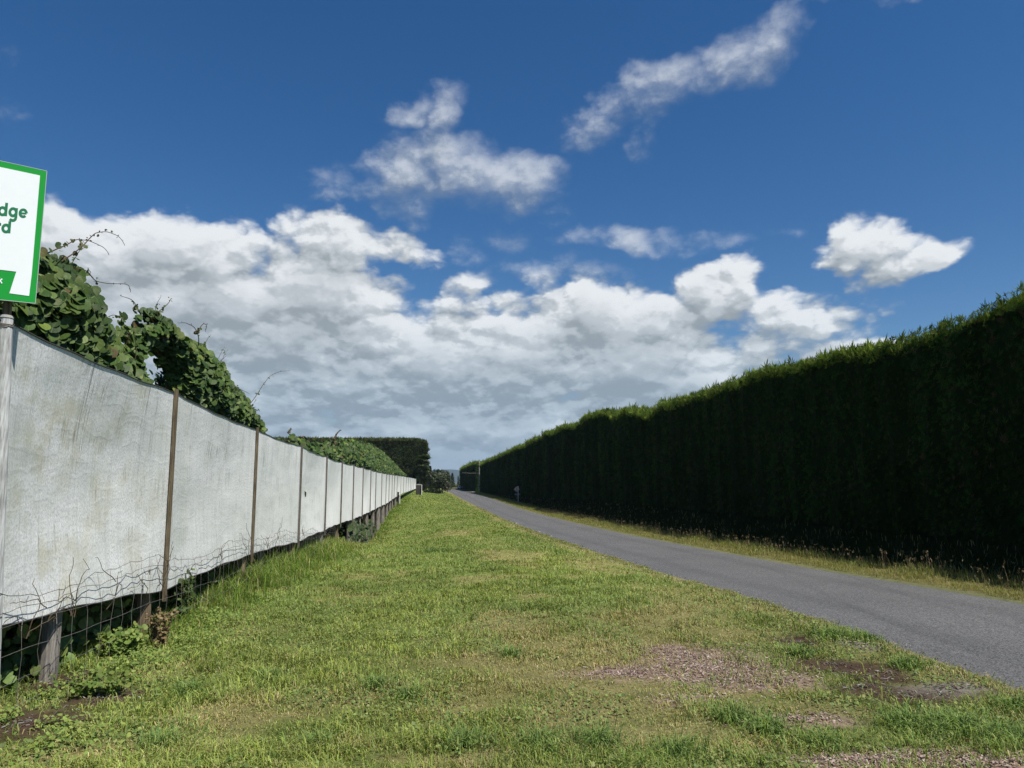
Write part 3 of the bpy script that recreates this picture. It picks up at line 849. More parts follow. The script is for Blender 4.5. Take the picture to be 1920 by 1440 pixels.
def build_gravel():
    n = 5200; y = 2.6 + 40 * rng.uniform(0, 1, n) ** 1.7; x = road_l(y) + rng.normal(-.02, .16, n); k = (fbm(y * 1.3, x * 2, 141, 3) > .42); x, y = x[k], y[k]; n = len(x)
    z = np.maximum(terrain(x, y), terrain0(x, y)) + .004
    o8 = np.array([(1, 0, 0), (0, 1, 0), (-1, 0, 0), (0, -1, 0), (0, 0, .8), (0, 0, -.5)]); t8 = np.array([(0, 1, 4), (1, 2, 4), (2, 3, 4), (3, 0, 4), (1, 0, 5), (2, 1, 5), (3, 2, 5), (0, 3, 5)])
    sc = rng.gamma(2.5, .0028, n) * np.maximum(1, np.hypot(x, y) / 8) ** .5; a = rng.uniform(0, 6.28, n)
    fr = np.stack([np.stack([np.cos(a), np.sin(a), 0 * a], 1), np.stack([-np.sin(a) * .7, np.cos(a) * .7, 0 * a], 1), np.tile([0, 0, 1.0], (n, 1))], 1)
    V, q, t, cc = stamp(o8, None, t8, np.stack([x, y, z], 1), fr, sc, pick(np.array([(.16, .155, .15), (.26, .25, .24), (.10, .095, .09), (.34, .32, .29)]), n))
    tag(mesh_obj('gravel', V, q, t, M['chip'], col=cc), 'loose grey stones along the broken left edge of the road', 'gravel', kind='stuff')
build_gravel()

# ------------------------------------------------------------------ tall clipped hedges
def face_hedge(name, label, y0, y1, xf, top, thick, seed, dens, pal, top_pal, group, endcap=True, rib=.13, bottom=None):
    """clipped conifer hedge running along y; xf(y) = road face, top(y) = height of the clipped top"""
    root = empty(name, (float(xf((y0 + y1) / 2)) + thick / 2, (y0 + y1) / 2, float(terrain(xf((y0 + y1) / 2) + thick / 2, (y0 + y1) / 2))))
    tag(root, label, 'hedge', group)
    r = np.random.default_rng(seed)
    def relief(y, z):
        tr = .5 + .5 * np.sin(y * 2 * math.pi / 1.35 + 2.5 * fbm(y * .3, z * .05, seed, 2))
        return rib * (tr - .5) + .40 * (fbm(y * .55, z * .30, seed + 3, 4) - .5) + .30 * (fbm(y * 2.0, z * .8, seed + 7, 3) - .5)
    # inner mass of old dark growth
    ys = np.linspace(y0 + .05, y1 - .05, max(8, int((y1 - y0) / .45))); us = np.linspace(0, 1, 26)
    V = []
    for y in ys:
        zt = float(top(y)) - .16; xb = float(xf(y)); zb = float(terrain(xb, y)) - .05
        for u in us:
            if u < .55: z = zb + (zt - zb) * (u / .55); x = xb + .13 - float(relief(y, z))
            elif u < .8: z = zt + .05 * math.sin((u - .55) / .25 * math.pi); x = xb + .13 + (thick - .26) * (u - .55) / .25
            else: z = zt + (zb - zt) * (u - .8) / .2; x = xb + thick - .13
            V.append((x, y, z))
    V = np.array(V); nu = len(us); ny = len(ys)
    i = np.arange(ny - 1)[:, None] * nu + np.arange(nu - 1)[None, :]
    q = np.stack([i, i + 1, i + nu + 1, i + nu], -1).reshape(-1, 4)
    caps = []
    for base in (0, (ny - 1) * nu):
        for k in range(1, nu - 1): caps.append((base, base + k, base + k + 1))
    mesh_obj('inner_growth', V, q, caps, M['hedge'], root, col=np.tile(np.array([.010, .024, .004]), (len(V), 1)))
    parts = []
    # road face
    area_n = int(dens(0) * 0)
    ybins = np.geomspace(max(y0, 8), y1, 26)
    P, N, S, Cc = [], [], [], []
    for ya, yb in zip(ybins[:-1], ybins[1:]):
        ym = (ya + yb) / 2; h = float(top(ym)) - float(terrain(xf(ym), ym)); cnt = int((yb - ya) * h * dens(ym))
        y = r.uniform(ya, yb, cnt); x = xf(y); zb = terrain(x, y); zt = top(y)
        z = zb + (zt - zb) * r.uniform(0, 1, cnt)
        x = x - relief(y, z) + r.uniform(-.05, .10, cnt)
        x = x + .22 * sstep(.6, 0, zt - z) ** 2
        P.append(np.stack([x, y, z], 1))
        N.append(np.stack([-1 + r.normal(0, .35, cnt), r.normal(0, .5, cnt), .45 + r.normal(0, .45, cnt)], 1))
        S.append(r.uniform(.10, .22, cnt) * max(1, (ym / 26)) ** .45)
        tree = np.clip(vnoise(y / 1.35, 0.5, seed + 11) * .7 + .6 * vnoise(y / .45, z * .22, seed + 12), 0, 1.2)[:, None]; pat = fbm(y * .5, z * .4, seed + 13, 3)[:, None]
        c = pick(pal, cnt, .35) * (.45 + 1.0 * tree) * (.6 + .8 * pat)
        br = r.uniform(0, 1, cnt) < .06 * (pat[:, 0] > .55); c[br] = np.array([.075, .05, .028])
        Cc.append(c)
    P, N, S, Cc = map(np.concatenate, (P, N, S, Cc))
    which = r.integers(0, 3, len(P))
    for k in range(3):
        w = which == k; tv, tq, sh = SPR[k]
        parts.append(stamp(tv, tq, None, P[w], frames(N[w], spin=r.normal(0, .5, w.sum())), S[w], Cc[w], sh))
    # end faces
    for ye, sgn in ((y0, -1), (y1, 1)):
        zb, zt = float(terrain(xf(ye), ye)), float(top(ye)); cnt = int(thick * (zt - zb) * dens(ye) * 1.2)
        x = float(xf(ye)) + r.uniform(0, thick, cnt); z = zb + (zt - zb) * r.uniform(0, 1, cnt)
        y = ye + sgn * r.uniform(-.1, .15, cnt) + sgn * .3 * (fbm(x * 1.2, z * .9, seed + 15, 3) - .5)
        N2 = np.stack([r.normal(0, .5, cnt), sgn + r.normal(0, .3, cnt), .4 + r.normal(0, .4, cnt)], 1)
        tv, tq, sh = SPR[0]
        parts.append(stamp(tv, tq, None, np.stack([x, y, z], 1), frames(N2, spin=r.normal(0, .5, cnt)), r.uniform(.2, .35, cnt) * max(1, ye / 26) ** .4, pick(pal * 1.3, cnt), sh))
    # clipped top with fresh upright shoots
    for ya, yb in zip(ybins[:-1], ybins[1:]):
        ym = (ya + yb) / 2; cnt = int((yb - ya) * thick * dens(ym) * 1.9)
        y = r.uniform(ya, yb, cnt); u = r.uniform(0, 1, cnt) ** 1.5
        x = xf(y) + .02 + u * (thick - .05); z = top(y) - .13 + .16 * (fbm(y * .55, 4.0, seed + 33, 4) - .5) * 2 + .10 * np.sin(u * math.pi) + .12 * (fbm(y * 1.8, x * 1.8, seed + 21, 3) - .5) - .10 * sstep(.25, 0, u)
        sc = r.uniform(.06, .16, cnt) * (1 + 1.1 * (r.uniform(0, 1, cnt) < .10)) * (.6 + .8 * vnoise(y * .9, x * .7, seed + 31)) * max(1, ym / 24) ** .5
        N2 = np.stack([-r.uniform(.2, 1, cnt), r.normal(0, .8, cnt), r.normal(0, .25, cnt)], 1)
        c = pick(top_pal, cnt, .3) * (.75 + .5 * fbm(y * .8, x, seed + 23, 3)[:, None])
        low_ = r.uniform(0, 1, cnt) < .28; z = np.where(low_, z - r.uniform(0, .35, cnt) ** 1.3, z); x = np.where(low_, xf(y) + r.uniform(-.10, .12, cnt), x)
        for k in range(2):
            w = (np.arange(cnt) % 2) == k; tv, tq, sh = TWIG[k]
            parts.append(stamp(tv, tq, None, np.stack([x, y, z], 1)[w], frames(N2[w], spin=r.normal(0, .35, w.sum())), sc[w], c[w], sh))
    V, q, t, cc = join(parts)
    mesh_obj('foliage', V, q, t, M['hedge'], root, col=cc)
    return root

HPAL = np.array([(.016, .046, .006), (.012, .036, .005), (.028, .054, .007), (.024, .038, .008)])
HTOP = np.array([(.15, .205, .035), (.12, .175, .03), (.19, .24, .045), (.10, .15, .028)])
# clipped top: heights read at points along the skyline
sky_px = [(1920, 540), (1860, 566), (1800, 592), (1740, 615), (1690, 632), (1640, 642), (1600, 650), (1540, 664), (1500, 674), (1440, 690), (1400, 703), (1350, 722), (1300, 738),
          (1262, 752), (1245, 748), (1237, 756), (1222, 772), (1205, 770), (1190, 767), (1178, 764), (1165, 772), (1152, 776), (1145, 768), (1132, 764), (1118, 770), (1100, 780), (1078, 795), (1064, 796), (1055, 795), (1042, 806), (1026, 808), (1020, 814), (1000, 823), (985, 831), (966, 838), (945, 848), (922, 858), (915, 860), (905, 867)]
hy, hz = [], []
for (px, py) in sky_px:
    X = 11.5
    for _ in range(12):
        p = on_x(px, py + 3, X); X = float(hedge_x(p[1])) + .15
    hy.append(p[1]); hz.append(p[2])
hy = np.array(hy); hz = np.array(hz); o_ = np.argsort(hy); hy, hz = hy[o_], hz[o_]
HEDGE_END = float(hy[-1])
def hedge_top(y): return np.interp(y, np.concatenate([[-10], hy]), np.concatenate([[hz[0] - .15], hz]))
face_hedge('shelter_hedge', 'very tall dark clipped conifer hedge along the right side of the road', 8.0, 146.0, hedge_x, hedge_top, 2.4, 201,
           lambda y: 120 * min(1, 22 / max(y, 1)) ** .75, HPAL, HTOP, None)
h2 = [on_x(px, py + 1, 8.6)[1:] for (px, py) in ((867, 883), (872, 877), (880, 869), (888, 867), (893, 866))]
def hedge2_top(y):
    return np.interp(y, [158, 168, 180, 205, 240], [5.75, 5.9, 5.95, 5.9, 5.6])
face_hedge('shelter_hedge', 'second tall hedge beyond the driveway gap and the pale pole', 158, 235, lambda y: np.interp(y, [158, 235], [9.3, 8.6]), hedge2_top, 2.4, 251,
           lambda y: 12, HPAL * 1.25, HTOP, None)

# ------------------------------------------------------------------ left shelter belt far behind the fence
def cross_hedge():
    Y = 150.0
    xl, xr = on_y(540, 880, Y)[0] - 25, on_y(797, 880, Y)[0]
    zt = z_at((xl + xr) / 2, Y, 823); zb = float(terrain(-5, Y)) - .2
    root = empty('shelter_hedge', ((xl + xr) / 2, Y, zb)); tag(root, 'tall dark flat-topped shelter belt behind the far end of the white fence', 'hedge')
    r = np.random.default_rng(303); th = 3.5
    b = MB(); b.box(((xl + xr) / 2 - .5, Y + th / 2 + .1, (zb + zt - .25) / 2), (xr - xl - 1.7, th - .9, zt - .25 - zb)); b.box((xr - .75, Y + th / 2 + .12, (zb + zt - 1.0) / 2), (1.3, th - 1.0, zt - 1.0 - zb))
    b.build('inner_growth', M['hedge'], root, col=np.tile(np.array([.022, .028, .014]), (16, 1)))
    parts = []; n = 12000
    x = np.where(r.uniform(0, 1, n) < .25, r.uniform(xr - 4, xr, n), r.uniform(xl, xr, n)); z = zb + (zt - zb) * r.uniform(0, 1, n) ** .8
    y = Y + r.uniform(-.2, .35, n) - .9 * (fbm(x * .35, z * .5, 305, 3) - .5)
    N = np.stack([r.normal(0, .6, n), -1 + r.normal(0, .4, n), .3 + r.normal(0, .5, n)], 1)
    pal = np.array([(.034, .050, .016), (.045, .060, .020), (.024, .038, .013), (.055, .062, .026)])
    c = pick(pal, n) * (.6 + .8 * fbm(x * .6, z * .5, 307, 3)[:, None])
    parts.append(stamp(SPR[0][0], SPR[0][1], None, np.stack([x, y, z], 1), frames(N, spin=r.normal(0, .6, n)), r.uniform(.4, .8, n), c, SPR[0][2]))
    n = 1800                                                # right end face
    y = Y + r.uniform(0, th, n); z = zb + (zt - zb) * r.uniform(0, 1, n); x = xr + r.uniform(-.6, .3, n) + 1.3 * (fbm(y * .5, z * .6, 313, 3) - .45)
    N = np.stack([1 + r.normal(0, .3, n), r.normal(0, .6, n), .3 + r.normal(0, .5, n)], 1)
    parts.append(stamp(SPR[1][0], SPR[1][1], None, np.stack([x, y, z], 1), frames(N, spin=r.normal(0, .6, n)), r.uniform(.4, .8, n), pick(pal * 1.2, n), SPR[1][2]))
    ep = np.array([0.0])
    n = 4200                                                # shaggy top
    x = r.uniform(xl, xr, n); y = Y + r.uniform(-.2, th, n); z = zt - .60 + .45 * fbm(x * .9, y * .7, 315, 3)
    N = np.stack([r.normal(0, .5, n), -1 + r.normal(0, .5, n), r.normal(0, .2, n)], 1)
    parts.append(stamp(TWIG[0][0], TWIG[0][1], None, np.stack([x, y, z], 1), frames(N, spin=r.normal(0, .25, n)), r.uniform(.4, .95, n), pick(np.array([(.09, .11, .03), (.12, .12, .045), (.07, .085, .025)]), n), TWIG[0][2]))
    V, q, t, cc = join(parts)
    V[:, 2] -= .5 * sstep(xr - 2.6, xr + .6, V[:, 0]) ** 2 * sstep(zt - 2.5, zt, V[:, 2])
    mesh_obj('foliage', V, q, t, M['hedge'], root, col=cc)
    for k in range(7):
        b = MB(); tx = xr - .9 - k * 3.1; b.tube([(tx, Y + .2, zb - .2), (tx + .1, Y + .1, zb + 3)], [.16, .10], 6); b.build('trunk', M['bark'], root)
cross_hedge()

# ------------------------------------------------------------------ trees far down the road
def tree(name, label, px, Y, py_base, py_top, wpx, kind, pal, seed, n=1500, dots=None, group=None):
    r = np.random.default_rng(seed)
    c = on_y(px, 905, Y); X = c[0]
    zb = min(float(terrain(X, Y)), z_at(X, Y, py_base)); zt = z_at(X, Y, py_top); H = zt - zb; Wd = wpx / F * Y
    root = empty(name, (X, Y, zb)); tag(root, label, 'tree', group)
    b = MB(); b.tube([(X, Y, zb - .1), (X + .05 * H * .1, Y, zb + H * .35), (X, Y + .02 * H, zb + H * .8)], [.045 * H * .5 + .05, .03 * H * .5 + .03, .015], 7)
    for k in range(7):
        a = r.uniform(0, 6.28); h0 = H * r.uniform(.15, .6)
        b.tube([(X, Y, zb + h0), (X + math.cos(a) * Wd * .2, Y + math.sin(a) * Wd * .2, zb + h0 + H * .10), (X + math.cos(a) * Wd * .38, Y + math.sin(a) * Wd * .38, zb + h0 + H * .18)], [.04 * H * .3, .03 * H * .3, .012], 5)
    b.build('trunk', M['bark'], root)
    if kind == 'cone':
        u = r.uniform(.04, 1, n) ** .8; rad = Wd / 2 * (1 - u) ** .8 * (.8 + .4 * r.uniform(0, 1, n)) * np.sqrt(r.uniform(.25, 1, n))
        a = r.uniform(0, 6.28, n); lob = 1 + .25 * np.sin(u * 40 + 2 * np.sin(a * 3))
        P = np.stack([X + rad * lob * np.cos(a), Y + rad * lob * np.sin(a), zb + H * (.03 + .97 * u)], 1)
    else:
        K = 26; ph = r.uniform(0, 6.28, K); cz = r.uniform(.25, .8, K); rr = Wd * .5 * np.sqrt(1 - ((cz - .45) / .62) ** 2) * .62
        cc_ = np.stack([X + rr * np.cos(ph), Y + rr * np.sin(ph), zb + H * cz], 1); cr = Wd * r.uniform(.15, .26, K)
        w = r.integers(0, K, n); d = r.normal(0, 1, (n, 3)); d /= np.linalg.norm(d, axis=1)[:, None]
        P = cc_[w] + d * (cr[w] * r.uniform(.55, 1.05, n))[:, None] * np.array([1, 1, .9])
        P[:, 2] = np.clip(P[:, 2], zb + .05, zt)
    ctr = np.array([X, Y, zb + H * .4]); N = P - ctr + r.normal(0, .5, P.shape) * Wd * .3 + np.array([0, 0, .2 * H])
    tpl = SPR[2] if kind == 'cone' else LEAFCL[0]
    cl = pick(pal, n) * (.7 + .6 * fbm(P[:, 0] * 1.5, P[:, 2] * 1.5, seed, 3)[:, None])
    if dots is not None:
        k = r.uniform(0, 1, n) < .05; cl[k] = np.array(dots)  # pale tone on a few random leaf clusters
    sc = (.07 if kind == 'cone' else .06) * H * r.uniform(.7, 1.3, n)
    mesh_obj('crown', *stamp(tpl[0], tpl[1], None, P, frames(N, spin=r.uniform(0, 6.28, n)), sc, cl, tpl[2])[:3], M['crown'], root, col=np.repeat(cl, len(tpl[0]), 0))
    return root
TD = np.array([(.036, .056, .018), (.05, .07, .022), (.028, .042, .014), (.062, .068, .030)])
tree('broad_tree', 'round dark glossy tree with pale specks at the lawn end', 822, 140, 922, 880, 50, 'round', TD, 401, 5200, (.30, .24, .22))
tree('conifer_tree', 'slender dark tree close against the shelter belt end', 806, 146, 920, 874, 14, 'cone', TD * 1.4, 402, 2200)
tree('broad_tree', 'rounded dark tree leaning against the right end of the shelter belt', 793, 147.0, 920, 838, 24, 'round', TD * 1.9, 408, 4200)
tree('broad_tree', 'small ragged tree under the end of the tall shelter belt', 799, 146.0, 920, 862, 17, 'round', TD * 1.9, 407, 2200)
tree('conifer_tree', 'pointed conifer standing in the gap before the blue hills', 848, 300, 917, 887, 13, 'cone', TD, 403, 2000)
tree('conifer_tree', 'thin spire tree just left of the second hedge', 859, 310, 917, 893, 6, 'cone', TD, 404, 900)
tree('broad_tree', 'low dark bushy tree beneath the pointed conifer', 852, 280, 919, 907, 16, 'round', TD * .8, 405, 1500)
tree('broad_tree', 'smallest far round tree, left of the pointed conifer', 838, 330, 917, 906, 9, 'round', TD, 406, 1500)
def low_bush():
    r = np.random.default_rng(411); Y = 128.0; n = 900
    a = on_y(795, 918, Y); b = on_y(830, 918, Y)
    x = r.uniform(a[0], b[0], n); zb = float(terrain(x.mean(), Y)); z = zb + r.uniform(0, .65, n) * (1 - ((x - x.mean()) / (b[0] - a[0]) * 1.7) ** 2 * .6); y = Y + r.normal(0, .4, n)
    root = empty('low_shrub', (x.mean(), Y, zb)); tag(root, 'low dark spreading shrub in front of the round glossy tree', 'shrub')
    P = np.stack([x, y, z], 1); N = r.normal(0, 1, (n, 3)) + np.array([0, -.4, .6])
    c = pick(TD * .8, n)
    mesh_obj('foliage', *stamp(LEAFCL[1][0], LEAFCL[1][1], None, P, frames(N, spin=r.uniform(0, 6.28, n)), r.uniform(.15, .3, n), c)[:3], M['crown'], root, col=np.repeat(c, len(LEAFCL[1][0]), 0))
    m = MB()
    for k in range(9): m.tube([(x[k], Y, zb - .05), (x[k] + .1, Y - .1, zb + .4)], [.03, .012], 5)
    m.build('stem', M['stem'], root)
low_bush()

# ------------------------------------------------------------------ cloth fence
FX = -3.05
bat = [(9, 603, -14, 1188), (330, 736, 300, 1107), (479, 805.5, 470.5, 1040), (565.5, 836.7, 556, 1017), (612.7, 856.5, 606, 995.5), (641.5, 866.7, 636, 982), (662.7, 872, 659.5, 975.5), (680, 876.7, 678, 967.5),
       (695.5, 880.5, 691.8, 960.5), (704.8, 884, 702.4, 955.5), (715.8, 886.3, 713.8, 949.5), (723.6, 887.8, 722.5, 946), (729.5, 889, 728, 942.5), (735, 889.7, 734, 938), (739.3, 890.4, 738, 935), (744.5, 891, 743.5, 931.5),
       (751, 892.2, 750.5, 927.5), (756.7, 893, 756, 924.8), (761.5, 894, 761, 923), (765.5, 894.7, 765, 921.8), (769, 895.4, 769, 920.4), (772.2, 896, 772, 919.4), (775.6, 896.7, 775.5, 918), (780, 897.6, 780, 916.4)]
FP = []
for (xt, yt, xb, yb) in bat:
    Yt, Yb = on_x(xt, yt, FX)[1], on_x(xb, yb, FX)[1]; Y = Yt if xt == 9 else (Yt + Yb) / 2
    FP.append([Y, z_at(FX, Y, yt), z_at(FX, Y, yb), (Yb - Y) if xt == 9 else 0.0])
FP.insert(0, [FP[0][0] - 3.9, FP[0][1] + .02, FP[0][2] + .02, 0.0])
FY = np.array([f[0] for f in FP]); FZT = np.array([f[1] for f in FP]); FZB = np.array([f[2] for f in FP])
print('fence Y', np.round(FY, 1)); print('top', np.round(FZT, 2)); print('bot', np.round(FZB, 2))
fence = empty('cloth_fence', (FX, float(FY[1]), float(terrain(FX, FY[1]))))
tag(fence, 'long white windbreak cloth fence on timber battens along the left of the lawn', 'fence')
def fence_bot(y): return np.interp(y, FY, FZB)
def fence_top(y): return np.interp(y, FY, FZT)
for i in range(len(FP) - 1):
    y0, y1 = FY[i], FY[i + 1]; nu = 40 if i < 5 else 12; nv = 34 if i < 5 else 10
    V = []
    for a in range(nu + 1):
        u = a / nu; y_ = y0 + (y1 - y0) * u; sag = 4 * u * (1 - u); tl = FP[i][3] * (1 - u) + FP[i + 1][3] * u
        zt = FZT[i] * (1 - u) + FZT[i + 1] * u - .034 * sag + .005 * math.sin(u * 23 + i)
        zb = FZB[i] * (1 - u) + FZB[i + 1] * u + .03 * sag + .010 * math.sin(u * 17 + 2 * i)
        for b in range(nv + 1):
            v = b / nv; z = zb + (zt - zb) * v; y = y_ + tl * (1 - v)
            bulge = -.07 * sag * math.sin(v * math.pi) * (1 + .6 * math.sin(i * 1.7))
            wr = .030 * (float(fbm(y * 1.3 + z * .5, z * 2.4, 501, 3)) - .5) * min(1, 6 * u * (1 - u) + .15)
            V.append((FX + bulge + wr, y, z))
    idx = np.arange(nu)[:, None] * (nv + 1) + np.arange(nv)[None, :]
    q = np.stack([idx, idx + 1, idx + nv + 2, idx + nv + 1], -1).reshape(-1, 4)
    pn = mesh_obj('cloth_panel', np.array(V), q, None, M['cloth'], fence, smooth=True)
    # dark hem cords top and bottom
    top = np.array([V[a * (nv + 1) + nv] for a in range(nu + 1)]) + np.array([.006, 0, .004]); bot = np.array([V[a * (nv + 1)] for a in range(nu + 1)]) + np.array([.006, 0, -.004])
    for ln_ in (top, bot):
        hm = MB(); hm.tube(ln_, .006, 5); hm.build('hem_cord', M['rope'], pn)
for i in range(1, len(FP)):
    y, zt, zb, ln = FP[i]
    b = MB()
    if i == 1:                                             # round whitewashed strainer post at the near end
        b.tube([(FX + .02, y + ln * 1.25, terrain(FX, y) - .3), (FX + .02, y - .02, zt - .06), (FX + .02, y - .02, zt + .02)], [.050, .045, .043], 14)
        sp_ = b.build('strainer_post', M['post_white'], fence, smooth=False)
        c = MB(); c.tube([(FX + .02, y - .02, zt + .02), (FX + .02, y - .02, zt + .04)], [.048, .040], 14); c.build('post_cap', M['concrete'], sp_)
        c = MB(); c.tube([(FX + .02 + .048 * math.cos(a), y - .02 + .048 * math.sin(a), zt - .02 - .030 * a / 18) for a in np.linspace(0, 18, 50)], .004, 4, False); c.build('wire_tie', M['wire'], sp_)
        continue
    w = .046 if i < 6 else .055
    b.box((FX + .030, y, (zt + .04 + zb - .12) / 2), (.035, w, zt + .04 - zb + .12))
    b.build('batten', M['batten'] if i in (2, 3) else M['batten_grey'], fence)
    # strong round post carrying the batten from the ground
    zg = float(terrain(FX - .06, y)) - .25
    r0 = .095 + .02 * rng.uniform(-1, 1)
    if i >= 2 and i < 18:
        b = MB(); yo = -.22 if i in (2, 3, 4) else rng.uniform(-.15, .1)
        b.tube([(FX - .13, y + yo, zg), (FX - .12, y + yo, (zg + zb) / 2), (FX - .13, y + yo + .02, zb + .35)], [r0 * 1.05, r0, r0 * .95], 12)
        b.build('support_post', M['post'] if i in (2, 3, 4, 6) else M['post_grey'], fence)
# extra posts between the battens (as seen below the cloth)
for px, pyb, r0, mt in ((112, 1284, .075, 'post_grey'), (497, 1066, .05, 'post_grey'), (668, 1020, .08, 'post_grey'), (688, 1024, .10, 'post_grey'), (710, 1000, .12, 'post_grey'), (719, 980, .11, 'post_grey')):
    p = on_x(px, pyb, FX - .02); zb = float(fence_bot(p[1])); zg = float(terrain(FX, p[1])) - .2
    b = MB(); b.tube([(FX - .13, p[1] - .02, zg), (FX - .12, p[1], (zg + zb) / 2), (FX - .13, p[1] + .02, zb + .2)], [r0 * 1.1, r0, r0], 12)
    b.build('support_post', M[mt], fence)

# loose wire netting hung along the foot of the fence
def netting():
    root = empty('wire_netting_fence', (FX + .14, 8, float(terrain(FX, 8)))); tag(root, 'sagging rusty wire netting fence with twisted top strands in front of the cloth', 'fence')
    r = np.random.default_rng(601)
    yy = np.arange(2.6, 24, .14)
    x = FX + .14 + .05 * (fbm(yy * .8, 1.0, 603, 2) - .5)
    def hmax(y): return .92 + .06 * np.sin(y * 1.7) - .10 * sstep(15, 22, y)
    b = MB()
    for h in (.04, .22, .42, .62):
        z = terrain(x, yy) + h + .035 * (fbm(yy * .9, h * 7, 605, 3) - .5) - .02 * np.sin(yy * 1.55) ** 2
        b.tube(np.stack([x + .02 * (fbm(yy, h * 3, 606, 2) - .5), yy, z], 1), .0018, 4, False)
    y = 2.7
    while y < 24:
        bx = FX + .14; zg = float(terrain(bx, y)); hs = np.array([.02, .2, .42, .62, .72, .82, .92]) * float(hmax(y))
        lean = r.uniform(.05, .25); pts = []
        for k, h in enumerate(hs):
            o = max(0, h - .55); pts.append((bx - .10 * min(1, o * 2.2) + r.normal(0, .008), y + lean * o * 1.6 + r.normal(0, .014), zg + h))
        b.tube(pts, .0017, 4, False); y += r.uniform(.21, .30)
    b.build('netting', M['wire'], root)
    b = MB()
    for h, j in ((.90, .05), (.80, .04)):
        z = terrain(x, yy) + hmax(yy) * h + j * 2 * (fbm(yy * 2.3, h * 9, 611, 3) - .5) * 1.4
        pts = np.stack([FX + .06 + .03 * r.normal(0, 1, len(yy)) * .4, yy, z + r.normal(0, .008, len(yy))], 1)
        b.tube(pts, .0026, 4, False)
    b.build('barbed_wire', M['dark_wire'], root)
    # dead twining stems tangled on the top strand
    for y0, n_ in ((5.95, 4), (6.35, 5), (6.9, 3), (7.5, 3), (8.35, 4), (8.9, 3), (11.2, 3), (12.8, 4), (14.3, 5), (15.0, 4), (18, 3)):
        b = MB()
        for k in range(min(n_, 3)):
            q = np.array([FX + .10, y0 + r.normal(0, .10), float(terrain(FX, y0)) + .45 + r.uniform(0, .3)]); pts = [q.copy()]; d = np.array([0.0, r.normal(.1, .5), 1.0])
            for s in range(9):
                d = d + r.normal(0, .55, 3) * np.array([.25, 1, .8]); d /= np.linalg.norm(d); q = q + d * .055; q[0] = min(max(q[0], FX + .05), FX + .16); pts.append(q.copy())
            b.tube(pts, np.linspace(.0045, .002, len(pts)), 4, False)
        b.build('dead_stems', M['stem'], root)
netting()

# ------------------------------------------------------------------ climbing vines behind the fence
def leaf_template():
    pts = [(0, -.42)]                                     # heart leaf: x across, y along (tip +)
    rim = [(.0, -.30), (.22, -.46), (.46, -.38), (.60, -.10), (.56, .18), (.34, .38), (.0, .48), (-.34, .38), (-.56, .18), (-.60, -.10), (-.46, -.38), (-.22, -.46)]
    V = [(0, .02, 0)] + [(x, y, .16 * abs(x) - .10 * (y * y) - .12 * max(0, y)) for (x, y) in rim]
    n = len(rim); T = [(0, 1 + k, 1 + (k + 1) % n) for k in range(n)]
    return np.array(V), np.array(T)
LV, LT = leaf_template()
def inpoly(px, py, poly):
    poly = np.asarray(poly, float); res = np.zeros(len(px), bool); j = len(poly) - 1
    for i in range(len(poly)):
        xi, yi = poly[i]; xj, yj = poly[j]
        c = ((yi > py) != (yj > py)) & (px < (xj - xi) * (py - yi) / (yj - yi + 1e-12) + xi); res ^= c; j = i
    return res
def polydist(p, poly):
    poly = np.asarray(poly, float); best = np.full(len(p), 1e9)
    for i in range(len(poly)):
        a, b = poly[i], poly[(i + 1) % len(poly)]; ab = b - a; t = np.clip(((p - a) @ ab) / (ab @ ab + 1e-9), 0, 1)
        best = np.minimum(best, np.linalg.norm(p - (a + t[:, None] * ab), axis=1))
    return best
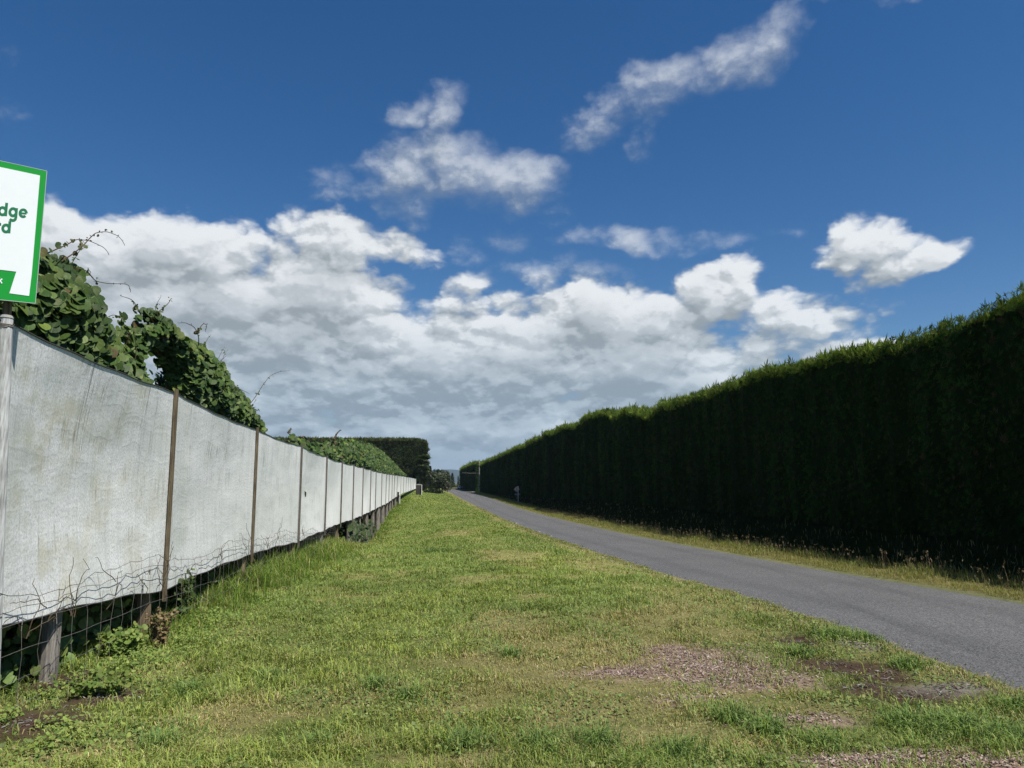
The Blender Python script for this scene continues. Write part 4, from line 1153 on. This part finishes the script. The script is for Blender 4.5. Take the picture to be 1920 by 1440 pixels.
def vine(label, XP, poly_px, holes, n, lsize, seed, shoots=(), bulge=.55, poles=(), depth=1.4):
    r = np.random.default_rng(seed)
    poly = np.array([on_x(px, py, XP)[1:] for (px, py) in poly_px]); hp = [np.array([on_x(px, py, XP)[1:] for (px, py) in h]) for h in holes]
    y0, z0 = poly.min(0); y1, z1 = poly.max(0)
    yc = (y0 + y1) / 2; zg = float(terrain(XP, yc)); root = empty('climbing_vine', (XP, yc, zg)); tag(root, label, 'vine', 'vines growing behind the cloth fence')
    P2 = []
    while len(P2) < n:
        p = np.array([r.uniform(y0, y1, n), r.uniform(z0, z1, n)]).T; ok = inpoly(p[:, 0], p[:, 1], poly)
        for h in hp: ok &= ~inpoly(p[:, 0], p[:, 1], h)
        P2 += list(p[ok])
    P2 = np.array(P2[:n]); d = polydist(P2, poly)
    kk = ~((d < .28) & (fbm(P2[:, 0] * 2.6, P2[:, 1] * 2.6, seed + 9, 3) > .52)); P2, d = P2[kk], d[kk]; n = len(P2)
    for h in hp: d = np.minimum(d, polydist(P2, h))
    bz = np.sqrt(np.clip(d / bulge, 0, 1)) * bulge + .25 * (fbm(P2[:, 0] * 1.6, P2[:, 1] * 1.6, seed, 3) - .5)
    side = r.uniform(0, 1, n)
    lay = np.where(side < .72, bz - r.uniform(0, .24, n), bz - r.uniform(.0, 1, n) * (bz + np.minimum(d, depth)))
    P = np.stack([XP + lay, P2[:, 0], P2[:, 1]], 1)
    # shingled, drooping leaves facing out and up
    N = np.stack([.72 + r.normal(0, .30, n), -.42 + r.normal(0, .36, n), .58 + r.normal(0, .30, n)], 1)
    fr = frames(N, upref=np.tile(np.array([0, 0, -1.0]), (n, 1)), spin=r.normal(0, .55, n))
    sc = lsize * (.40 + .95 * r.uniform(0, 1, n) ** .8)
    pal = np.array([(.044, .082, .018), (.058, .098, .022), (.028, .054, .014), (.085, .125, .030)])
    c = pick(pal, n); yl = r.uniform(0, 1, n) < .05; c[yl] = pick(np.array([(.14, .18, .035), (.12, .16, .05)]), int(yl.sum())); bw = r.uniform(0, 1, n) < .02; c[bw] = np.array([.10, .065, .03])
    c *= (.75 + .5 * fbm(P[:, 1] * 2, P[:, 2] * 2, seed + 5, 3))[:, None]
    parts = [stamp(LV, None, LT, P, fr, sc, c)]
    uvs = [np.tile(LV[:, :2], (n, 1))]
    extra = []
    for k in range(4 if yc < 20 else 0):                   # short random shoots breaking the outline
        j = r.integers(0, len(poly) - 1); w_ = r.uniform(0, 1); p0 = poly[j] * (1 - w_) + poly[j + 1] * w_
        if p0[1] < z0 + .45 * (z1 - z0): continue
        l_ = r.uniform(.2, .5) * lsize / .15; a_ = r.normal(.2, .5)
        extra.append(np.array([[XP + .2, p0[0] - .05, p0[1] - .15], [XP + .22, p0[0] + l_ * .4 * math.sin(a_), p0[1] + l_ * .5], [XP + .25, p0[0] + l_ * math.sin(a_ + .6), p0[1] + l_ * (.75 + .2 * math.cos(a_))]]))
    for pts_px in list(shoots) + extra:                    # long bare whips with tiny leaves
        ctl = pts_px if isinstance(pts_px, np.ndarray) else np.array([on_x(px, py, XP + .25) for (px, py) in pts_px]); k = len(ctl); t = np.linspace(0, k - 1, 5 * k)
        pts = np.stack([np.interp(t, np.arange(k), ctl[:, j]) for j in range(3)], 1)
        for _ in range(2): pts[1:-1] = (pts[:-2] + 2 * pts[1:-1] + pts[2:]) / 4
        pts[:, 0] += .06 * np.sin(t * 1.3)
        L = len(pts); sh_ = MB(); sh_.tube(pts, np.linspace(.009, .0035, L) * (max(1, yc / 16) if not isinstance(pts_px, np.ndarray) else .6), 5); sh_.build('shoot', M['stem'], root)
        m = max(4, L // 2); ii = r.integers(0, L - 1, m); q = pts[ii] + r.normal(0, .02, (m, 3)); s2 = lsize * np.interp(ii, [0, L * .35, L], [.75, .30, .12]) * r.uniform(.6, 1.2, m)
        cc = pick(np.array([(.07, .10, .03), (.05, .08, .025), (.12, .10, .045)]), m)
        parts.append(stamp(LV, None, LT, q, frames(r.normal(0, .6, (m, 3)) + np.array([.5, -.3, .3]), spin=r.uniform(0, 6.28, m)), s2, cc)); uvs.append(np.tile(LV[:, :2], (m, 1)))
    V, q, t, cc = join(parts)
    mesh_obj('leaves', V, q, t, M['vine'], root, col=cc, uv=np.concatenate(uvs), smooth=True)
    # woody leaders up the strings
    for k in range(4):
        y = r.uniform(y0 + .15 * (y1 - y0), y1 - .15 * (y1 - y0)); zt = z0 + .6 * (z1 - z0); zb = float(terrain(XP, y)) - .1
        st = MB(); st.tube([(XP - .1, y, zb), (XP - .15 + r.normal(0, .05), y + .1, (zb + z0) / 2), (XP, y + r.normal(0, .2), zt)], [.04, .03, .015], 6); st.build('stem', M['stem'], root)
    return root
vine('large mound of heart-shaped leaves nearest the sign, with three arching whips', -4.9,
     [(-60, 470), (40, 478), (75, 478), (100, 486), (128, 500), (140, 520), (150, 555), (165, 580), (172, 610), (190, 640), (205, 660), (225, 680), (250, 720), (265, 745), (240, 800), (-60, 700)], [], 5200, .140, 701,
     shoots=[[(115, 490), (135, 470), (160, 450), (185, 437), (208, 434), (220, 442), (226, 460)], [(80, 478), (100, 465), (125, 456), (150, 449), (175, 451), (192, 463), (196, 478)], [(125, 500), (150, 506), (165, 516), (185, 527), (210, 532), (238, 532), (237, 548)], [(190, 640), (185, 620), (200, 628), (192, 612)]])
vine('arched vine mound with a gap of sky beneath it, second from the sign', -4.9,
     [(205, 655), (215, 625), (228, 612), (230, 595), (250, 583), (275, 582), (297, 588), (310, 602), (328, 618), (340, 640), (352, 665), (350, 700), (352, 770), (320, 800), (205, 745)],
     [[(246, 658), (268, 648), (294, 660), (314, 695), (316, 745), (270, 745), (248, 725), (240, 690)]], 3100, .135, 702,
     shoots=[[(250, 583), (246, 570), (240, 560), (232, 555)], [(292, 588), (303, 574), (316, 562), (325, 560)], [(228, 605), (218, 594), (208, 590), (204, 596)], [(250, 620), (248, 650), (246, 690), (250, 715)], [(205, 640), (214, 632), (226, 618)]], bulge=.45)
vine('steep vine mound falling to the second bare batten, with one tall bent whip', -4.9,
     [(335, 690), (350, 650), (358, 640), (372, 645), (386, 662), (400, 685), (414, 700), (430, 725), (448, 745), (462, 768), (472, 796), (480, 830), (400, 810), (330, 780)], [], 4200, .125, 703,
     shoots=[[(372, 648), (366, 630), (360, 612), (352, 605), (340, 606)], [(366, 625), (375, 606), (385, 610), (389, 622)], [(402, 690), (408, 676), (420, 668)], [(452, 776), (470, 750), (490, 722), (510, 704), (530, 696), (543, 695)], [(455, 780), (470, 772), (484, 768), (490, 772)], [(425, 715), (445, 730), (465, 738)]], bulge=.5)
vine('far sloping vine canopy showing over the middle of the white fence', -5.6,
     [(500, 840), (512, 828), (532, 824), (540, 810), (548, 822), (562, 820), (572, 828), (600, 828), (640, 822), (690, 830), (712, 845), (730, 862), (748, 880), (757, 888), (757, 895), (700, 900), (600, 870), (540, 850), (500, 850)], [], 8000, .19, 704,
     shoots=[[(540, 812), (541, 806), (543, 803)], [(625, 824), (630, 812), (637, 806), (641, 807)], [(575, 824), (567, 818), (563, 820)]], bulge=.9)
# climbing leaves spilling out under the cloth between the far posts
def spill():
    r = np.random.default_rng(721); n = 300
    yb, zb = [], []
    px = r.uniform(655, 705, n); py = r.uniform(975, 1022, n)
    P = np.array([on_x(a, b, FX + .02 + c) for a, b, c in zip(px, py, r.uniform(-.4, .05, n))])
    ok = P[:, 2] < fence_bot(P[:, 1]) + .1; P = P[ok]; n = len(P); P[:, 2] = np.maximum(P[:, 2], terrain(P[:, 0], P[:, 1]) + .03)
    root = empty('creeper', (FX, float(P[:, 1].mean()), float(terrain(FX, P[:, 1].mean())))); tag(root, 'leafy creeper climbing among the round posts in the dip under the cloth', 'plant')
    N = np.stack([.8 + r.normal(0, .4, n), -.5 + r.normal(0, .4, n), .5 + r.normal(0, .4, n)], 1); c = pick(np.array([(.045, .075, .025), (.075, .10, .045), (.03, .05, .02)]), n)
    V, q, t, cc = stamp(LV, None, LT, P, frames(N, spin=r.normal(0, .8, n)), r.uniform(.10, .24, n), c)
    mesh_obj('leaves', V, q, t, M['vine'], root, col=cc, uv=np.tile(LV[:, :2], (n, 1)), smooth=True)
    b = MB()
    for k in range(8):
        y = P[k * 7, 1]; b.tube([(FX, y, float(terrain(FX, y)) - .05), (FX + .03, y + .2, float(terrain(FX, y)) + .5), (FX, y + .5, float(fence_bot(y)))], [.012, .009, .005], 5)
    b.build('stem', M['stem'], root)
spill()

# weeds at the foot of the near fence
def weed(name, label, px, py, h, w, n, pal, seed, lsize, stems=9, cat='weed', upright=True, x_off=0.0):
    r = np.random.default_rng(seed); o = on_ground(px, py); o = o + np.array([x_off, 0, 0]); o[2] = float(terrain(o[0], o[1]))
    root = empty(name, tuple(o)); tag(root, label, cat); b = MB(); tips = []
    for k in range(stems):
        a = r.uniform(0, 6.28); s = r.uniform(.2, 1) * w * .5; hh = h * r.uniform(.6, 1.0)
        p0 = o + np.array([math.cos(a) * s * .3, math.sin(a) * s * .3, -.02]); p2 = o + np.array([math.cos(a) * s, math.sin(a) * s, hh]); p1 = (p0 + p2) / 2 + np.array([r.normal(0, .03), r.normal(0, .03), .1 * hh])
        b.tube([p0, p1, p2], [.006, .005, .0025], 4); tips.append((p0, p1, p2))
    b.build('stem', M['stem'], root)
    w_ = r.integers(0, stems, n); t = r.uniform(.12, 1.02, n)[:, None]
    A = np.array([q[0] for q in tips])[w_]; B = np.array([q[1] for q in tips])[w_]; Cc = np.array([q[2] for q in tips])[w_]
    P = A * (1 - t) ** 2 + 2 * B * t * (1 - t) + Cc * t ** 2 + r.normal(0, lsize * .7, (n, 3)); P[:, 2] = np.maximum(P[:, 2], terrain(P[:, 0], P[:, 1]) + .01)
    N = r.normal(0, .6, (n, 3)) + np.array([.3, -.4, .9]); c = pick(pal, n, .25)
    V, q, tt, cc = stamp(LV, None, LT, P, frames(N, spin=r.uniform(0, 6.28, n)), lsize * r.uniform(.6, 1.3, n), c)
    mesh_obj('leaves', V, q, tt, M['vine'], root, col=cc, uv=np.tile(LV[:, :2], (n, 1)), smooth=True)
GW = np.array([(.055, .085, .025), (.075, .11, .03), (.04, .065, .02)]); GY = np.array([(.13, .19, .035), (.10, .16, .03), (.17, .22, .05)]); BR = np.array([(.16, .11, .055), (.22, .16, .08), (.11, .075, .04)])
weed('broadleaf_weed', 'tall dark leafy weed beside the brown corner post', 335, 1170, .62, .40, 420, GW, 801, .055, 14)
weed('broadleaf_weed', 'tall dark leafy weed against the netting right of the first batten', 385, 1130, .55, .45, 380, GW, 802, .05, 12)
weed('dried_weed', 'brown dried weed in front of the thick brown post', 292, 1218, .42, .30, 420, BR, 803, .026, 16)
weed('broadleaf_weed', 'bright yellow green leafy weed left of the dried weed', 235, 1235, .26, .60, 620, GY, 804, .042, 18)
weed('broadleaf_weed', 'low sprawling green weed on bare soil nearest the camera', 190, 1300, .16, .55, 420, GY * .8, 805, .034, 14)
weed('broadleaf_weed', 'dark weed in the shade under the cloth left of the grey post', 60, 1250, .42, .7, 420, GW, 806, .075, 12, x_off=-.25)
weed('broadleaf_weed', 'shaded leafy weed under the cloth between grey and brown posts', 190, 1200, .45, .7, 420, GW * 1.1, 807, .07, 12, x_off=-.3)
weed('broadleaf_weed', 'thin green weed leaning on the netting below the second batten', 450, 1085, .5, .35, 260, GW, 808, .05, 10)
weed('broadleaf_weed', 'pale yellowish seedling poking above the cloth hem near the fourth batten', 585, 1035, .42, .18, 60, np.array([(.30, .33, .10), (.20, .26, .07)]), 809, .07, 4)

# shaded undergrowth seen below the cloth and trailing ground weeds by the netting
def undergrowth():
    r = np.random.default_rng(831); n = 5200
    y = 3.2 + 26 * r.uniform(0, 1, n) ** 1.5; x = FX - .15 - np.abs(r.normal(0, .55, n)); x = np.maximum(x, -5.5)
    d = fbm(x * 1.7, y * 1.2, 833, 3); k = d > .36; x, y, d = x[k], y[k], d[k]; n = len(x)
    z = terrain(x, y) + r.uniform(.01, 1, n) ** 1.3 * (.25 + .75 * sstep(.4, .7, d))
    N = np.stack([.5 + r.normal(0, .5, n), -.4 + r.normal(0, .5, n), .6 + r.normal(0, .4, n)], 1)
    c = pick(np.array([(.08, .13, .035), (.11, .16, .04), (.06, .10, .03), (.14, .17, .05)]), n, .3)
    V, q, t, cc = stamp(LV, None, LT, np.stack([x, y, z], 1), frames(N, spin=r.uniform(0, 6.28, n)), r.uniform(.04, .12, n), c)
    tag(mesh_obj('undergrowth', V, q, t, M['vine'], col=cc, uv=np.tile(LV[:, :2], (n, 1)), smooth=True), 'tangled leafy undergrowth in the shade below the white cloth', 'undergrowth', kind='stuff')
    n = 12000                                               # low clover-like cover on the lawn side
    y = 3.0 + 9 * r.uniform(0, 1, n) ** 1.2; x = FX + .1 + np.abs(r.normal(0, .45, n)); d = fbm(x * 2.3, y * 2.0, 837, 3); k = (d > .46) & (x < -1.6); x, y, d = x[k], y[k], d[k]; n = len(x)
    z = terrain(x, y) + r.uniform(.005, .09, n) * (.4 + 1.4 * sstep(.45, .7, d))
    N = np.stack([r.normal(.1, .4, n), r.normal(-.2, .4, n), np.ones(n)], 1); c = pick(np.array([(.14, .20, .04), (.17, .235, .05), (.10, .15, .035), (.20, .24, .06)]), n, .25)
    V, q, t, cc = stamp(LV, None, LT, np.stack([x, y, z], 1), frames(N, spin=r.uniform(0, 6.28, n)), r.uniform(.011, .027, n), c)
    g1 = (V, q, t, cc); u1 = np.tile(LV[:, :2], (n, 1))
    p = wedge(14, lambda rr: 900 * min(1, 4 / rr), 2.2, 11); x, y = p[:, 0], p[:, 1]; d = fbm(x * 1.7, y * 1.7, 841, 4); s_, ch, so, gr = cover(x, y)
    k = (d > .56) & (x > -2.8) & (x < road_l(y) - .1) & (np.maximum(ch, so) < .6); x, y, d = x[k], y[k], d[k]; n = len(x)
    z = terrain(x, y) + r.uniform(.012, .05, n); N = np.stack([r.normal(.1, .35, n), r.normal(-.2, .35, n), np.ones(n)], 1)
    c = pick(np.array([(.14, .20, .05), (.19, .24, .07), (.10, .155, .045), (.22, .22, .08)]), n, .25)
    V, q, t, cc = join([g1, stamp(LV, None, LT, np.stack([x, y, z], 1), frames(N, spin=r.uniform(0, 6.28, n)), r.uniform(.010, .024, n), c)]); n = len(V) // len(LV)
    tag(mesh_obj('ground_cover', V, q, t, M['vine'], col=cc, uv=np.tile(LV[:, :2], (n, 1)), smooth=True), 'small leaved green ground cover creeping out from the near fence', 'ground cover', kind='stuff')
undergrowth()

# ------------------------------------------------------------------ the notice board at the left
SD = np.array([.87, .5, 0]); SD /= np.linalg.norm(SD); SN = np.array([SD[1], -SD[0], 0])     # SN faces the road
r0_ = ray(76, 444); SO = EYEV + r0_ * (5.0 / r0_[1])
def splane(px, py, off=0.0):
    d = ray(px, py); t = ((SO + SN * off - EYEV) @ SN) / (d @ SN); return EYEV + d * t
pt_ = np.array([FX + .02, FY[1] - .02]); p9_ = splane(9, 590)
SO = EYEV + (SO - EYEV) * ((np.linalg.norm(pt_) - .085) / np.linalg.norm(p9_[:2]))       # the board is fixed to the strainer post
def sz(zx, zy, off=0.0): return splane(zx / 4.0, 280 + zy / 4.0, off)
def slab(b, pts, off0, off1):
    """flat shape given by its outline (survey coordinates), given a thickness"""
    a = [sz(x, y) + SN * off1 for (x, y) in pts]; c = [sz(x, y) + SN * off0 for (x, y) in pts]; n = len(pts)
    b.add(a + c, [(i, (i + 1) % n, n + (i + 1) % n, n + i) for i in range(n)], [(0, i, i + 1) for i in range(1, n - 1)] + [(n, n + i + 1, n + i) for i in range(1, n - 1)])
sign = empty('notice_board', (float(pt_[0]), float(pt_[1]), float(FZT[1]))); tag(sign, 'white notice board with green border and green lettering above the near fence post', 'sign')
xl = -420.0
def lx(x0, y0, x1, y1, x): return y0 + (y1 - y0) * (x - x0) / (x1 - x0)
oTR, oBR = (352, 163), (265, 1155); oTL, oBL = (xl, lx(0, 86, 352, 163, xl)), (xl - 40, lx(0, 1128, 265, 1155, xl - 40))
iTR, iBR = (300, 197), (218, 1100); iTL, iBL = (xl + 50, lx(0, 133, 300, 197, xl + 50)), (xl + 15, lx(70, 1080, 218, 1100, xl + 15))
b = MB(); slab(b, [oTL, oTR, oBR, oBL], -.006, 0.0); b.build('board', M['sign_green'], sign)
b = MB(); slab(b, [iTL, iTR, iBR, (70, 1080), (122, 918), (xl + 18, lx(0, 903, 122, 918, xl + 18))], .001, .0022)
# concave outline: build as two slabs instead
b = MB(); slab(b, [iTL, iTR, (238, 934), (122, 918), (xl + 18, lx(0, 903, 122, 918, xl + 18))], .001, .0025)
slab(b, [(122, 918), (238, 934), iBR, (70, 1080)], .001, .0025); b.build('white_panel', M['sign_white'], sign)
edge = MB()
for a, c in ((oTL, oTR), (oTR, oBR), (oBR, oBL)): edge.tube([sz(*a) - SN * .002, sz(*c) - SN * .002], .003, 5)
edge.build('edge_trim', M['alu'], sign)
def txt(u, v, x0, y0): return (x0 + u - .085 * v * -1 * -1, y0 - v + .10 * u)
def ring_pts(cx, cy, rx, ry, a0, a1, n=26): return [(cx + rx * math.cos(a), cy + ry * math.sin(a)) for a in np.linspace(a0, a1, n)]
def stroke(b, pts, wd, x0, y0, off):
    """broad pen stroke along pts (u right, v up, in letter space)"""
    p = np.array(pts, float); t = np.gradient(p, axis=0); t /= np.linalg.norm(t, axis=1)[:, None] + 1e-9; nn = np.stack([-t[:, 1], t[:, 0]], 1) * wd / 2
    f = lambda q: (x0 + q[0] + .085 * q[1], y0 - q[1] + .10 * q[0])
    L = [sz(*f(q)) + SN * off for q in p + nn]; Rr = [sz(*f(q)) + SN * off for q in p - nn]; k = len(p)
    b.add(L + Rr, [(i, i + 1, k + i + 1, k + i) for i in range(k - 1)])
PI = math.pi
b = MB(); T = 21
# upper word end: d g e   (letter space: baseline v = 0)
def letter_d(u, x0, y0, R_=25, asc=98, off=.0035):
    stroke(b, ring_pts(u, R_ + 8, R_, R_ + 2, 0, 2 * PI, 40), T, x0, y0, off); stroke(b, [(u + R_ + 1, -1), (u + R_ + 1, asc)], T, x0, y0, off + .0003)
letter_d(16, 0, 496)
stroke(b, ring_pts(95, 33, 24, 27, 0, 2 * PI, 40), T, 0, 496, .0035); stroke(b, [(119, 66), (119, -4), (117, -16), (110, -25), (97, -29), (84, -27), (75, -20)], T, 0, 496, .0038)
stroke(b, ring_pts(171, 33, 24, 26, .05, 2 * PI - .75, 36), T - 1, 0, 496, .0035); stroke(b, [(147, 32), (196, 32)], 13, 0, 496, .0038)
# second line end: r d
stroke(b, [(-24, 0), (-24, 68)], T, 0, 624, .0035); stroke(b, [(-24, 38), (-18, 52), (-8, 60), (4, 61)], T, 0, 624, .0038)
letter_d(42, 0, 622, 24, 88)
b.build('lettering', M['sign_text'], sign)
b = MB(); stroke(b, [(-9, 0), (-9, 44)], 9, 0, 1004, .003); stroke(b, [(-6, 14), (14, 34)], 9, 0, 1004, .0032); stroke(b, [(0, 18), (15, 0)], 9, 0, 1004, .0034)
b.build('white_lettering', M['sign_white'], sign)
y1_ = float(FY[1])
b = MB()
b.tube([(pt_[0], pt_[1], float(FZT[1]) + .02), (pt_[0], pt_[1], float(FZT[1]) + 1.05)], [.030, .028], 8); b.build('sign_post', M['post'], sign)

# ------------------------------------------------------------------ small things down the road
def road_sign():
    g_ = on_ground(971.5, 939); Y = 80.0; c = on_y(971.5, 939, Y); X = c[0]; zg = float(terrain(X, Y)); zt = z_at(X, Y, 911.5)
    root = empty('road_sign', (X, Y, zg)); tag(root, 'grey back of a small diamond warning sign with a plate beneath on a pale post', 'road sign')
    b = MB(); b.tube([(X, Y, zg - .2), (X, Y, zt)], .04, 8); b.build('sign_post', M['alu'], root)
    b = MB(); z = z_at(X, Y, 917.5); s = .34; xo = X - .12
    v = [(xo - s, Y + .05, z), (xo, Y + .05, z + s), (xo + s, Y + .05, z), (xo, Y + .05, z - s)]; v2 = [(a, q + .012, c_) for a, q, c_ in v]
    b.add(v + v2, [(0, 1, 2, 3), (7, 6, 5, 4)] + [(i, (i + 1) % 4, 4 + (i + 1) % 4, 4 + i) for i in range(4)]); b.build('diamond_plate', M['grey'], root)
    b = MB(); b.box((X - .06, Y + .055, z_at(X, Y, 927)), (.62, .012, .20)); b.build('lower_plate', M['grey'], root)
road_sign()
def pole():
    Y = 147.0; c = on_y(898.5, 905, Y); X = c[0]; zt = z_at(X, Y, 865); zg = float(terrain(X, Y))
    root = empty('utility_pole', (X, Y, zg)); tag(root, 'pale slim pole standing in the gap between the two tall hedges', 'pole')
    b = MB(); b.tube([(X, Y, zg - .3), (X, Y, zt)], [.11, .075], 10); b.build('shaft', M['concrete'], root)
    b = MB(); z = z_at(X, Y, 887); b.tube([(X, Y - .12, z), (X - 1.6, Y - .12, z - .03), (X - 3.3, Y - .12, z + .05)], .022, 5); b.build('power_wire', M['concrete'], root)  # power wire beside the pole, built as a thin rod
pole()
def block():
    Y = 108.0; a = on_y(779.5, 926, Y); c = on_y(790.5, 926, Y); X = (a[0] + c[0]) / 2; w = c[0] - a[0]; zg = float(terrain(X, Y)) ; zt = z_at(X, Y, 908)
    root = empty('stone_pillar', (X, Y, zg)); tag(root, 'squat dark weathered pillar with pale cap at the far end of the lawn', 'pillar')
    b = MB(); b.box((X, Y, (zg - .2 + zt - .12) / 2), (w, .7, zt - .12 - zg + .2)); b.build('body', M['concrete_dark'], root)
    b = MB(); n = 10
    pr = [(-w / 2 - .04, 0), (w / 2 + .04, 0)] + [(w / 2 * math.cos(t) * 1.05, .03 + .13 * math.sin(t)) for t in np.linspace(0, PI, n)]
    v = [(X + x, Y - .38, zt - .12 + z + .002) for x, z in pr] + [(X + x, Y + .38, zt - .12 + z + .002) for x, z in pr]; k = len(pr)
    b.add(v, [(i, (i + 1) % k, k + (i + 1) % k, k + i) for i in range(k)], [(0, i, i + 1) for i in range(1, k - 1)] + [(k, k + i + 1, k + i) for i in range(1, k - 1)]); b.build('cap', M['concrete'], root)
    x2 = c[0] + .02
    t = MB(); t.box((x2, Y - .5, (zg + zt) / 2 - .1), (.07, .07, zt - zg + .1)); o = t.build('marker_post', M['white'], None); tag(o, 'short white marker post at the right front of the dark pillar', 'post')
block()
def stake():
    b = MB(); Y = 70.5; X = on_y(749.5, 940, Y)[0]; zg = float(terrain(X, Y))
    b.tube([(X, Y, zg - .2), (X, Y, z_at(X, Y, 905)), (X + .01, Y, z_at(X, Y, 896))], [.038, .035, .032], 8); o = b.build('marker_stake', M['white'], None)
    tag(o, 'thin white stake standing on the lawn close to the cloth fence', 'stake')
    b = MB(); Y = 64.5; X = FX + .22; zc = z_at(X, Y, 927); b.box((X, Y, zc), (.13, .30, .34)); b.box((X, Y, zc + .19), (.17, .34, .03)); zg = float(terrain(X, Y)); b.box((X, Y, (zg + zc - .17) / 2 - .05), (.07, .07, zc - .17 - zg + .1))
    o = b.build('meter_box', M['black'], None); tag(o, 'small dark box on a post against the white fence near the stake', 'box')
stake()
def ute():
    Y = 215.0; a = on_y(857, 915, Y); c = on_y(871.5, 915, Y); X0, X1 = a[0], c[0]; L = X1 - X0; zg = float(terrain(X0, Y)); zb = max(zg, z_at(X0, Y, 920.5)) ; y = Y
    s = L / 2.2
    root = empty('parked_ute', ((X0 + X1) / 2, y, zb)); tag(root, 'small white flatbed vehicle parked side on at the far road end', 'vehicle')
    b = MB(); b.box((X0 + .20 * L, y, zb + .62 * s * .6), (.40 * L, 1.5, .55 * s * .7)); b.build('bonnet', M['white'], root)
    b = MB(); x0 = X0 + .12 * L; x1 = X0 + .46 * L; z0 = zb + .55 * s; z1 = zb + .98 * s
    v = [(x0, y - .72, z0), (x1, y - .72, z0), (x1, y + .72, z0), (x0, y + .72, z0), (x0 + .08 * L, y - .62, z1), (x1 - .02, y - .62, z1), (x1 - .02, y + .62, z1), (x0 + .08 * L, y + .62, z1)]
    b.add(v, [(3, 2, 1, 0), (4, 5, 6, 7), (0, 1, 5, 4), (1, 2, 6, 5), (2, 3, 7, 6), (3, 0, 4, 7)]); b.build('cab', M['white'], root)
    b = MB(); b.box(((x0 + x1) / 2 + .04 * L, y - .70, (z0 + z1) / 2 + .02), (.2 * L, .05, .26 * s)); b.build('window', M['glass'], root)
    b = MB(); b.box((X0 + .73 * L, y, zb + .46 * s), (.52 * L, 1.6, .07 * s)); b.box((X0 + .985 * L, y, zb + .62 * s), (.03 * L, 1.6, .3 * s)); b.box((X0 + .73 * L, y - .78, zb + .72 * s), (.5 * L, .04, .04 * s)); b.build('tray', M['alu'], root)
    for f in (.2, .78):
        b = MB(); b.tube([(X0 + f * L, y - .78, zb + .18 * s), (X0 + f * L, y + .78, zb + .18 * s)], .2 * s, 14); b.build('wheel', M['black'], root)
ute()
def verge_car():
    Y = 240.0; X = on_y(838, 915, Y)[0]; zg = float(terrain(X, Y)); root = empty('parked_car', (X, Y, zg)); tag(root, 'tiny pale car on the far road beside the round glossy tree', 'car')
    b = MB(); pr = [(-.8, .25), (.8, .25), (.82, .75), (.6, .85), (.48, 1.3), (-.48, 1.3), (-.6, .85), (-.82, .75)]; k = len(pr)
    v = [(X + x, Y - 1.6, zg + z) for x, z in pr] + [(X + x, Y + 1.6, zg + z) for x, z in pr]
    b.add(v, [(i, (i + 1) % k, k + (i + 1) % k, k + i) for i in range(k)], [(0, i, i + 1) for i in range(1, k - 1)] + [(k, k + i + 1, k + i) for i in range(1, k - 1)]); b.build('body', M['white'], root)
    b = MB(); b.box((X, Y - 1.62, zg + 1.06), (.95, .03, .34)); b.build('windscreen', M['glass'], root)
    for sx in (-.65, .65):
        b = MB(); b.tube([(X + sx - .1, Y - 1.1, zg + .28), (X + sx + .1, Y - 1.1, zg + .28)], .28, 12); b.build('wheel', M['black'], root)
verge_car()
print('objects', len(bpy.data.objects), 'hedge ys', np.round(hy, 1), np.round(hz, 2))

# ------------------------------------------------------------------ added leaf layer hidden behind the fence, put there to shade the ground
def canopy():  # builds the added shade leaves, not a real canopy
    r = np.random.default_rng(901); n = 17000
    x = -3.45 - 9 * r.uniform(0, 1, n) ** 1.3; y = r.uniform(1.0, 95, n); z = terrain(x, y) + 1.75 + r.normal(0, .10, n)
    z = np.minimum(z, fence_top(y) - .15)
    N = np.stack([r.normal(0, .4, n), r.normal(0, .4, n), np.ones(n)], 1); c = pick(np.array([(.045, .07, .025), (.055, .085, .028)]), n)
    V, q, t, cc = stamp(LV, None, LT, np.stack([x, y, z], 1), frames(N, upref=np.tile(np.array([1.0, 0, 0]), (n, 1)), spin=r.uniform(0, 6.28, n)), r.uniform(.35, .6, n), c)
    tag(mesh_obj('added_shade_leaves', V, q, t, M['vine'], col=cc, uv=np.tile(LV[:, :2], (n, 1)), smooth=True), 'added low leaf layer hidden by the cloth, shading the ground behind the fence', 'added leaves', kind='stuff')
canopy()

# ------------------------------------------------------------------ air
def haze():
    b = MB(); b.box((0, 2000, 70), (9990, 5990, 150)); 
    m = bpy.data.materials.new('haze'); m.use_nodes = True; nt = m.node_tree; nt.nodes.clear(); g = NT(nt)
    v = g.node('ShaderNodeVolumePrincipled'); v.inputs['Color'].default_value = (.60, .76, 1.0, 1); v.inputs['Density'].default_value = .000115; v.inputs['Anisotropy'].default_value = .1
    o = g.node('ShaderNodeOutputMaterial'); g.link(v.outputs[0], o.inputs['Volume'])
    tag(b.build('haze', m), 'thin blue air haze over the whole place', 'haze', kind='stuff')
haze()
